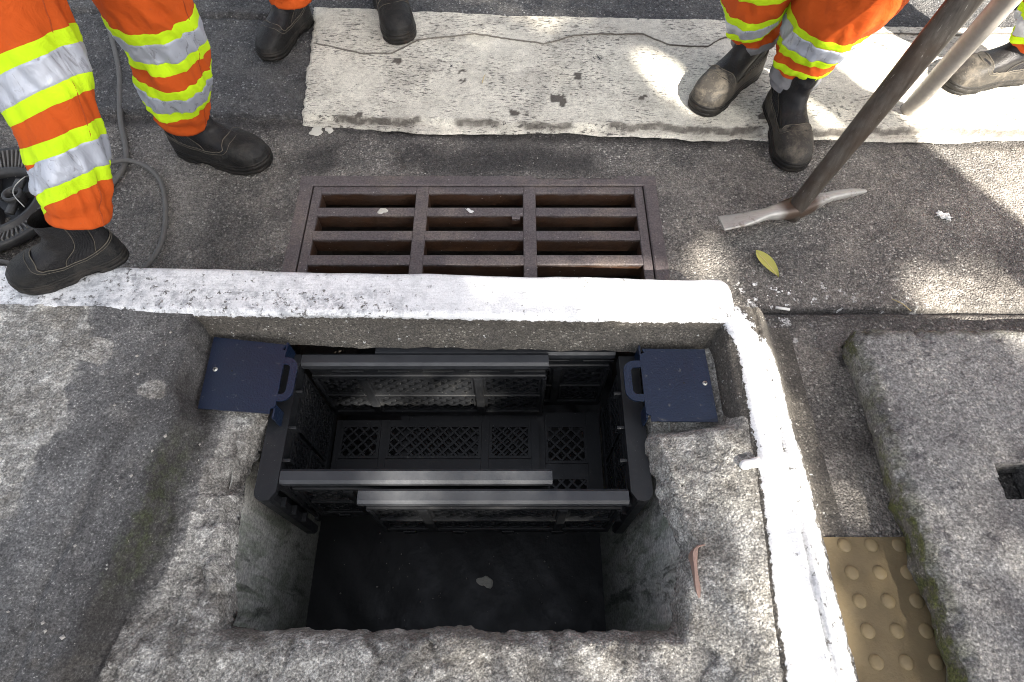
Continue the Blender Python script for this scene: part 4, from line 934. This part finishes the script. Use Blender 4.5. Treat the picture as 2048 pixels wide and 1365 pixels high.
# W3: worker right of the stripe
w3 = tag(empty('person', (.75, 1.5, S)), 'worker in baggy orange and lime trousers beside the pick, with dusty brown boots', 'person', 'workers around the drain')
make_boot(w3, (.762, 1.648), (.526, 1.440), S + .012, 1, 'vamp_tan', None, lean=(.1, .0), wr=5)
make_boot(w3, (.770, 1.505), (.792, 1.212), S, -1, 'vamp_tan', None, lean=(.0, .15), wr=6)
RB = [(0, .060), (.04, .066), (.09, .078), (.16, .090), (.24, .098), (.34, .104), (.45, .108), (.60, .110), (.85, .115)]
b3 = [(.0, .040, 'greycloth', (.008, 2), 0), (.040, .058, 'lime', (.012, 4.2), .015), (.082, .108, 'lime', (.014, 4.2), 0), (.108, .162, 'silver', (.014, 4.2), 0), (.162, .190, 'lime', (.016, 4.2), 0)]
h31, h32 = (.66, 1.56, .88), (.86, 1.50, .88)
trouser_leg(w3, Leg([(.700, 1.590, .030), (.680, 1.592, .08), (.650, 1.575, .16), (.625, 1.535, .30), (.63, 1.53, .45), h31], RB, 13, .009, .006), [(0, .036, 'greycloth', (.01, 1), 0)] + [(.058, .082, 'lime', (.012, 4.2), .02), (.082, .135, 'silver', (.012, 4.2), 0), (.135, .165, 'lime', (.012, 4.2), 0), (.235, .26, 'lime', (0, 0), 0), (.26, .31, 'silver', (0, 0), 0), (.31, .335, 'lime', (0, 0), 0)])
trouser_leg(w3, Leg([(.783, 1.452, .01), (.790, 1.456, .08), (.802, 1.455, .17), (.815, 1.425, .30), (.83, 1.42, .46), h32], [(a, b * 1.1) for a, b in RB], 15, .010, .006), b3)
upper_body(w3, h31, h32, (-.1, -1), hands=[tuple(np.array(PK0) + PKA * .82 + np.array([.0, .045, .01])), (.5, 1.35, .88)])
sk = MB(); sk.tube([(.776, 1.45, -.01), (.781, 1.452, .05)], [.052, .055], 24, False); sk.build('sock', MAT['greycloth'], w3, True)
# W4: worker at the right edge
w4 = tag(empty('person', (1.6, 1.65, S)), 'worker at the right edge with a pale dusty boot in the sun', 'person', 'workers around the drain')
make_boot(w4, (1.585, 1.600), (1.292, 1.562), S + .012, 1, 'vamp_tan', None, wr=7)
make_boot(w4, (1.92, 1.87), (1.66, 1.99), S + .012, -1, 'vamp_tan', None, wr=8)
h41, h42 = (1.52, 1.66, .9), (1.72, 1.74, .9)
trouser_leg(w4, Leg([(1.500, 1.588, .035), (1.475, 1.585, .10), (1.46, 1.58, .2), (1.46, 1.60, .45), h41], RB, 17, .010), [(.03, .055, 'lime', (.012, 4.2), .01), (.055, .105, 'silver', (.012, 4.2), 0), (.105, .13, 'lime', (.012, 4.2), 0), (.18, .205, 'lime', (0, 0), 0), (.205, .255, 'silver', (0, 0), 0), (.255, .28, 'lime', (0, 0), 0)])
trouser_leg(w4, Leg([(1.84, 1.90, .035), (1.83, 1.89, .12), (1.80, 1.84, .45), h42], RB, 19, .010), bands1((0, 0), (0, 0), 0, .06))
upper_body(w4, h41, h42, (-1, -.2), hands=[(1.02, 1.2, .60), (1.5, 1.4, .85)])

# ================================================================ TOOLS
pk = tag(empty('pickaxe', (.74, 1.08, S)), 'worn pickaxe standing on its head with a thick dark handle leaning to the right worker', 'pickaxe')
p0 = np.array(PK0); p1 = np.array(PK1); ax = (p1 - p0) / np.linalg.norm(p1 - p0)
hd = MB(); ts = np.linspace(0, .93, 40)
hd.tube([p0 + ax * (t - .02) for t in ts], [.0215 + .0085 * float(sst(.05, .6, t)) + .0035 * math.exp(-t / .04) + .0012 * math.sin(t * 9) for t in ts], 28); hd.build('handle', MAT['handle'], pk, True)
# head: flat chisel to the left, tapered spike to the right, eye socket in the middle
cen = catmull([(.536, 1.008, S + .045), (.60, 1.018, S + .050), (.66, 1.036, S + .050), (.742, 1.066, S + .038), (.83, 1.098, S + .040), (.90, 1.122, S + .032), (.955, 1.140, S + .020)], 46)
V = []; EY = []
for i, c in enumerate(cen):
    t = i / 45; tan = cen[min(i + 1, 45)] - cen[max(i - 1, 0)]; tan /= np.linalg.norm(tan); sx = np.cross(tan, ax); sx /= np.linalg.norm(sx); sy = np.cross(sx, tan)
    wv = ip(t, [(0, .026), (.15, .022), (.33, .015), (.42, .023), (.50, .029), (.58, .024), (.66, .013), (.85, .011), (1, .005)]); hv = ip(t, [(0, .003), (.15, .006), (.33, .012), (.42, .018), (.5, .024), (.58, .019), (.66, .012), (.85, .009), (1, .004)])
    for k in range(16):
        a = 2 * math.pi * k / 16; q = .62; V.append(c + sx * wv * np.sign(math.cos(a)) * abs(math.cos(a)) ** q + sy * hv * np.sign(math.sin(a)) * abs(math.sin(a)) ** q)
        EY.append(float(sst(.36, .43, t) * sst(.64, .57, t)))
mesh_obj('pick_head', V, gridfaces(46, 16, True).tolist() + [list(range(16))[::-1], list(range(45 * 16, 46 * 16))], MAT['steel'], pk, True, {'eye': EY})
po = tag(empty('long_pole', (1.165, 1.445, S)), 'pale round pole standing on the sunlit stripe behind the pickaxe handle', 'pole')
q0 = np.array([1.168, 1.452, S + .018]); q1 = np.array([1.02, 1.215, .39]); ax2 = (q1 - q0) / np.linalg.norm(q1 - q0)
MB().tube([q0 + ax2 * t for t in np.linspace(0, 1.2, 24)], .0235, 28).build('shaft', MAT['pole'], po, True)
MB().tube([q0 + ax2 * -.004, q0 + ax2 * .006], .0245, 28).build('ferrule', MAT['handle'], po, True)

# ---- cable reel and cable
rl = tag(empty('cable_reel', (-1.40, 1.11, S)), 'black ribbed plastic cable reel lying flat behind the kerb', 'cable reel')
rc = np.array([-1.375, 1.105, S])
m_ = MB(); m_.lathe([(.176, .012), (.182, .020), (.182, .034), (.176, .040), (.168, .036), (.120, .012), (.114, .030), (.106, .032), (.104, .0), (.104, -.004)], rc, 96); m_.build('flange', MAT['reel'], rl, True)
for k in range(84):
    a = 2 * math.pi * k / 84; d = np.array([math.cos(a), math.sin(a), 0]); u_ = np.array([0, 0, 1.]); c = rc + d * .1445 + u_ * .0265
    t = d * .976 + u_ * .5 * .45; t = np.array([d[0], d[1], .45]); t /= np.linalg.norm(t)
    MB().box(c, (.026, .0022, .0055), (t, np.cross(t, u_) / np.linalg.norm(np.cross(t, u_)), np.cross(np.cross(t, u_), t))).build('flange_rib', MAT['cable'], rl)
fl_ = MB(); fl_.lathe([(.104, .002), (.0005, .002)], rc, 48); fl_.build('hub_floor', MAT['plastic'], rl)
for k in range(4):
    a = R(25 + 90 * k); d = np.array([math.cos(a), math.sin(a), 0.]); s_ = np.array([-d[1], d[0], 0.]); b_ = MB(); b_.box(rc + d * .062 + np.array([0, 0, .012]), (.040, .003, .010), (d, s_, np.array([0, 0, 1.]))); b_.build('spoke', MAT['reel'], rl)
cl = MB(); cl.lathe([(.020, .0), (.026, .03), (.024, .036), (.018, .036), (.016, .01)], rc + np.array([.045, .01, .004]), 28); cl.box(rc + np.array([.045, .045, .030]), (.012, .022, .005), None, .002); cl.box(rc + np.array([.052, -.028, .024]), (.009, .020, .006), None, .002); cl.build('clamp', MAT['reel'], rl, True)
wi = MB(); wi.tube(catmull([rc + np.array(p) for p in ((.05, .09, .02), (.065, .06, .045), (.05, .035, .042), (.06, .0, .045), (.09, -.03, .03))], 24), .0014, 6); wi.build('wire', MAT['zinc'], rl, True)
cpts = [(-1.40, 2.25, .012), (-1.362, 1.95, .012), (-1.293, 1.80, .014), (-1.22, 1.64, .014), (-1.183, 1.52, .010), (-1.15, 1.42, .008), (-1.105, 1.32, .009), (-1.085, 1.25, .009), (-1.10, 1.17, .009), (-1.14, 1.09, .012), (-1.185, 1.05, .022)]
cb = MB(); cb.tube([(x, y, S + z) for x, y, z in catmull(cpts, 90)], .0072, 12); cb.build('cable', MAT['cable'], None, True); tag(bpy.data.objects['cable'], 'grey cable running down past the left worker to the reel', 'cable', 'grey cables on the asphalt')
cpts = [(-1.20, 1.10, .034), (-1.15, 1.20, .03), (-1.085, 1.248, .024), (-1.02, 1.235, .014), (-.965, 1.18, .009), (-.928, 1.09, .009), (-.908, .99, .009), (-.918, .92, .008), (-.955, .865, .008), (-1.03, .845, .008), (-1.16, .875, .014), (-1.30, .905, .030), (-1.45, .915, .045)]
cb = MB(); cb.tube([(x, y, S + z) for x, y, z in catmull(cpts, 110)], .0062, 12); o = cb.build('cable', MAT['cable'], None, True); tag(o, 'thin grey cable curving round from the reel to the kerb', 'cable', 'grey cables on the asphalt')

# ================================================================ SMALL THINGS
def leafmesh(name, base, tip, wd, z, mat, curl=.006):
    base = np.array(base); tip = np.array(tip); d = tip - base; L = np.linalg.norm(d); d /= L; n = np.array([-d[1], d[0]]); V = []
    for i in range(13):
        t = i / 12; w_ = wd * (math.sin(math.pi * t ** .85) ** .8) if 0 < t < 1 else 0.0006
        for j in range(7):
            s_ = (j - 3) / 3; p = base + d * L * t + n * w_ * s_; V.append((p[0], p[1], z + curl * abs(s_) + .004 * math.sin(3 * t) + (.0015 if j == 3 else 0)))
    o = mesh_obj(name, V, gridfaces(13, 7), mat, None, True); return o
lf = leafmesh('leaf', (.627, .950), (.668, .868), .017, S + .004, MAT['leafy'])
v = MB(); v.tube([(.627 + .041 * t, .950 - .082 * t, S + .0058 + .004 * math.sin(3 * t)) for t in np.linspace(0, 1, 8)], .0008, 5); v.build('midrib', MAT['straw'], lf, True)
tag(lf, 'yellow green leaf lying on the asphalt near the kerb end', 'leaf')
def crumple(name, c, sx, sy, h_, seed, mat, label, cat, group=None, rot=0):
    r_ = np.random.default_rng(seed); V = []; n = 9
    for i in range(n):
        for j in range(n):
            x = (i / (n - 1) - .5) * sx * (1 + .2 * r_.normal()); y = (j / (n - 1) - .5) * sy * (1 + .25 * r_.normal()); V.append((c[0] + x * math.cos(rot) - y * math.sin(rot), c[1] + x * math.sin(rot) + y * math.cos(rot), c[2] + .002 + h_ * r_.random()))
    o = mesh_obj(name, V, gridfaces(n, n), mat); sol = o.modifiers.new('s', 'SOLIDIFY'); sol.thickness = .0008
    return tag(o, label, cat, group)
crumple('paper_scrap', (1.150, 1.066, S), .038, .017, .010, 1, MAT['paper'], 'crumpled white paper scrap on the shaded asphalt right of the pickaxe', 'paper scrap', rot=-.5)
crumple('paper_scrap', (-.112, 1.085, S), .020, .008, .003, 3, MAT['paper'], 'tiny white scrap stuck on the grate bar', 'paper scrap', rot=-.6)
def blob(name, c, r, h_, seed, mat, label, cat, group=None, ex=1.0, rot=0.0):
    V = []; n, m = 9, 20; r_ = np.random.default_rng(seed); ph = r_.random() * 9
    for i in range(n):
        e = i / (n - 1) * math.pi / 2
        for k in range(m):
            a = 2 * math.pi * k / m; rr = r * (1 + .22 * math.sin(2 * a + ph) + .14 * math.sin(3 * a + ph * 2) + .10 * math.sin(5 * a + ph * 3)) * math.cos(e) ** .7 + 1e-5
            x, y = rr * math.cos(a) * ex, rr * math.sin(a); V.append((c[0] + x * math.cos(rot) - y * math.sin(rot), c[1] + x * math.sin(rot) + y * math.cos(rot), c[2] - .001 + h_ * math.sin(e) * (1 + .15 * math.sin(4 * a + ph))))
    return tag(mesh_obj(name, V, gridfaces(n, m, True), mat, None, True), label, cat, group)
blob('gum_spot', (-.348, 1.087, zt if False else S + .0015), .0115, .0022, 5, MAT['gum'], 'pale round gum spot stuck on the grate', 'gum')
blob('gum_spot', (-.572, 1.388, S + .001), .017, .0025, 6, MAT['gum'], 'larger pale gum spot beside the left corner of the crosswalk stripe', 'gum', ex=1.3)
blob('gum_spot', (-.535, 1.392, S + .001), .012, .0025, 8, MAT['gum'], 'smaller pale gum spot beside the left corner of the crosswalk stripe', 'gum')
bc = tag(empty('bottle_cap', (-.065, 1.424, S)), 'small silver bottle cap on the edge of the crosswalk stripe', 'bottle cap')
MB().lathe([(.0001, .004), (.009, .004), (.0115, .0065), (.0135, .0055), (.0145, .0), (.0135, -.001)], (-.065, 1.424, S + .008), 24).build('cap', MAT['zinc'], bc, True)
# paint lump, terracotta shard, cigarette end, stones round the opening
kn = MB(); kn.tube(catmull([(.488, .362, -.014), (.472, .360, -.018), (.460, .358, -.022), (.450, .357, -.026)], 12), [.010, .011, .010, .009, .009, .0095, .010, .0105, .010, .009, .007, .002], 14); o = kn.build('paint_drip', MAT['whitepaint'], None, True); tag(o, 'thick white paint lump hanging off the inner edge of the side kerb', 'paint lump')
cs = catmull([(.366, .212, -.056), (.354, .208, -.054), (.347, .196, -.054), (.345, .165, -.058), (.347, .13, -.066), (.350, .105, -.074)], 20); V = []
for i, c in enumerate(cs):
    for (a, b) in ((-.0045, 0), (-.004, .003), (.001, .0035), (.004, .0), (.004, -.03), (-.0045, -.03)): V.append((c[0] + a * (1 + .2 * math.sin(i)), c[1], c[2] + b))
o = mesh_obj('terracotta_shard', V, gridfaces(20, 6, True).tolist() + [[5, 4, 3, 2, 1, 0], [114, 115, 116, 117, 118, 119]], MAT['clay']); tag(o, 'broken edge of pink terracotta pipe set in the right ledge', 'terracotta shard')
ci = MB(); ci.tube([(.645, .782, S + .002), (.678, .776, S + .002)], .0035, 10); o = ci.build('cigarette_end', MAT['paper'], None, True); tag(o, 'white cigarette end in the groove beyond the side kerb', 'cigarette end')
pw = blob('paper_flake', (-.085, .247, -.898), .020, .006, 12, MAT['gum'], 'pale flake lying on the dark pit floor', 'flake', ex=1.2)
for i, (xa, ya, xb, yb) in enumerate(((.93, .80, .965, .765), (-.09, 1.565, -.082, 1.60))):
    s_ = MB(); z = [S + .012, S + .026][i]; s_.tube([(xa, ya, z), ((xa + xb) / 2, (ya + yb) / 2 + .002, z + .004), (xb, yb, z + .001)], .0013, 6); o = s_.build('straw', MAT['straw'], None, True)
    tag(o, ['dry straw blade across the dark joint beside the concrete lid', 'dry straw blade on the crosswalk stripe'][i], 'straw')
# loose grit: nobody could count it
grit = MB(); r_ = np.random.default_rng(5)
def stone(mb, c, r):
    P = []; q = r_.random(3) * .5 + .6
    for dx, dy, dz in ((1, 0, 0), (-1, 0, 0), (0, 1, 0), (0, -1, 0), (0, 0, 1), (0, 0, -1)): P.append((c[0] + dx * r * q[0] * (.7 + .5 * r_.random()), c[1] + dy * r * q[1] * (.7 + .5 * r_.random()), c[2] + dz * r * q[2] * .7))
    mb.add(P, [(0, 2, 4), (2, 1, 4), (1, 3, 4), (3, 0, 4), (2, 0, 5), (1, 2, 5), (3, 1, 5), (0, 3, 5)])
gx = r_.uniform(-1.7, 1.9, 2600); gy = r_.uniform(.80, 2.2, 2600)
gz = smooth_street(gx, gy) + np.where((gy > low_y(gx)) & (gx > -.62) & (gy < 1.88), .004, .001)
ok = ~((GR[0] < gx) & (gx < GR[1]) & (gy < GR[3]) & (r_.random(2600) > .02)) & ~((gy < kerb_back(gx) + .01) & (gx < .5))
px = r_.uniform(-1.5, .47, 900); py = r_.uniform(-.2, .66, 900); pz = pave_z(px, py); ok2 = open_d(px, py) < -.012
for x, y, z in zip(gx[ok], gy[ok], gz[ok]): r = .0012 + .0022 * r_.random() ** 3; stone(grit, (x, y, z + r * .3), r)
for x, y, z in zip(px[ok2], py[ok2], pz[ok2]): r = .0012 + .0045 * r_.random() ** 4; stone(grit, (x, y, z + r * .3), r)
for k in range(60): stone(grit, (r_.uniform(-.6, .25), r_.uniform(.07, .4), -.896), .0015 + .0025 * r_.random() ** 2)
tag(grit.build('grit', MAT['pebble']), 'scattered grit and tiny stones on asphalt and concrete', 'grit', kind='stuff')

# ================================================================ OUT OF FRAME: utility pole, and an added tree that shapes the shade
az = np.array([.5, -.866]); pu = np.array([.866, .5]); cot = 1 / math.tan(SUN_EL)
def canon(x, y, z):                     # where the sun ray through (x,y,z) meets z = 0, as (u, v)
    p = np.array([x, y]) - az * (z * cot); return p @ pu, -(p @ az)
uc = pu * 1.61 + az * 2.9
up_ = tag(empty('utility_pole', (uc[0], uc[1], S)), 'concrete utility pole on the pavement behind the viewer', 'utility pole')
MB().tube([(uc[0], uc[1], S - .02), (uc[0], uc[1], 4), (uc[0], uc[1], 9)], [.098, .092, .075], 32).build('shaft', MAT['polec'], up_, True)
pa = MB(); pa.b2(uc[0] - .9, uc[0] + .9, uc[1] - .05, uc[1] + .05, 8.3, 8.42); pa.build('cross_arm', MAT['bark'], up_)
# added tree, not seen: crown leaves culled to shape the sun patches
def lit(x, y):
    """fraction of sun that reaches the point whose ray meets z=0 at x,y (arrays)"""
    u = x * pu[0] + y * pu[1]; v = -(x * az[0] + y * az[1]); f = np.full(x.shape, .015)
    def blob_(cx, cy, rx, ry, rot, val, soft=.35):
        nonlocal f
        c, s_ = math.cos(rot), math.sin(rot); dx = x - cx; dy = y - cy; d = np.hypot((dx * c + dy * s_) / rx, (-dx * s_ + dy * c) / ry)
        k = sst(1 + soft, 1 - soft, d); f = np.maximum(f, val * k)
    blob_(.56, .25, .11, .62, -.03, .75, .25)           # side kerb
    blob_(.40, .16, .11, .36, 0, .13)                   # right ledge
    blob_(1.0, .05, .30, .30, 0, .22)                   # lid
    blob_(1.30, .66, .26, .13, -.2, .95, .3)            # asphalt by the joint
    blob_(.36, .735, .22, .065, 0, .95, .4)              # kerb end
    blob_(.05, .745, .16, .07, 0, .30)
    blob_(.15, .0, .32, .10, 0, .22)                    # near ledge
    blob_(.53, 1.50, .05, .16, .5, .9, .3)              # streak over the stripe
    blob_(.05, 1.85, .3, .12, 0, .25)
    blob_(1.0, 1.315, .045, .12, .52, .9, .25); blob_(.74, 1.66, .11, .24, .52, .95, .25)
    f = np.maximum(f, .75 * sst(1.2, .8, np.hypot((u - .085) / .19, (v - .25) / .21)))      # sun into the pit
    f = np.where(u > 1.58, np.maximum(f, sst(1.58, 1.62, u)), f)
    return f
c0 = np.array([2.2, -5.4])
tr_ = tag(empty('added_shade_tree', (c0[0], c0[1], S)), 'unseen tree added behind the viewer to shape the sun and shade', 'tree')
NL = 130000; U = rng.uniform(-3.6, 1.6, NL); Vv = rng.uniform(-1.6, 3.4, NL); base = np.outer(U, pu) - np.outer(Vv, az)
ff = lit(base[:, 0], base[:, 1]); area = .00105; lam = -np.log(np.clip(ff, .008, .99)) / area; keepm = rng.random(NL) < lam / (NL / (5.2 * 5.0)); base = base[keepm]
hgt = rng.uniform(4.6, 6.4, len(base)); Pc = np.concatenate([base + az * (hgt * cot)[:, None], hgt[:, None]], 1)
V = np.zeros((len(Pc), 4, 3)); ts_ = np.array(tosun)
nn_ = ts_ + rng.normal(size=Pc.shape) * .35; nn_ /= np.linalg.norm(nn_, axis=1, keepdims=True)
aa_ = np.cross(nn_, rng.normal(size=Pc.shape)); aa_ /= np.linalg.norm(aa_, axis=1, keepdims=True); bb_ = np.cross(nn_, aa_)
V = np.stack([Pc - aa_ * .036, Pc + bb_ * .018, Pc + aa_ * .036, Pc - bb_ * .018], 1)
mesh_obj('crown', V.reshape(-1, 3), np.arange(len(Pc) * 4).reshape(-1, 4), MAT['leafg'], tr_)
tk = MB(); tk.tube(catmull([(c0[0], c0[1], S - .02), (c0[0] - .05, c0[1] + .05, 1.5), (c0[0] - .2, c0[1] + .1, 3.4), (c0[0] - .4, c0[1] + .3, 5.0)], 16), [.20 - .008 * i for i in range(16)], 16); tk.build('trunk', MAT['bark'], tr_, True)
for k in range(9):
    a = k * .7; e = Pc[(k * 977) % len(Pc)]; b_ = MB(); b_.tube(catmull([(c0[0] - .15, c0[1] + .1, 3.4 + .1 * k), ((c0[0] + e[0]) / 2, (c0[1] + e[1]) / 2, 4.6), e], 10), [.06 - .005 * i for i in range(10)], 8); b_.build('branch', MAT['bark'], tr_, True)
print('tris', sum(len(o.data.polygons) for o in bpy.data.objects if o.type == 'MESH'))
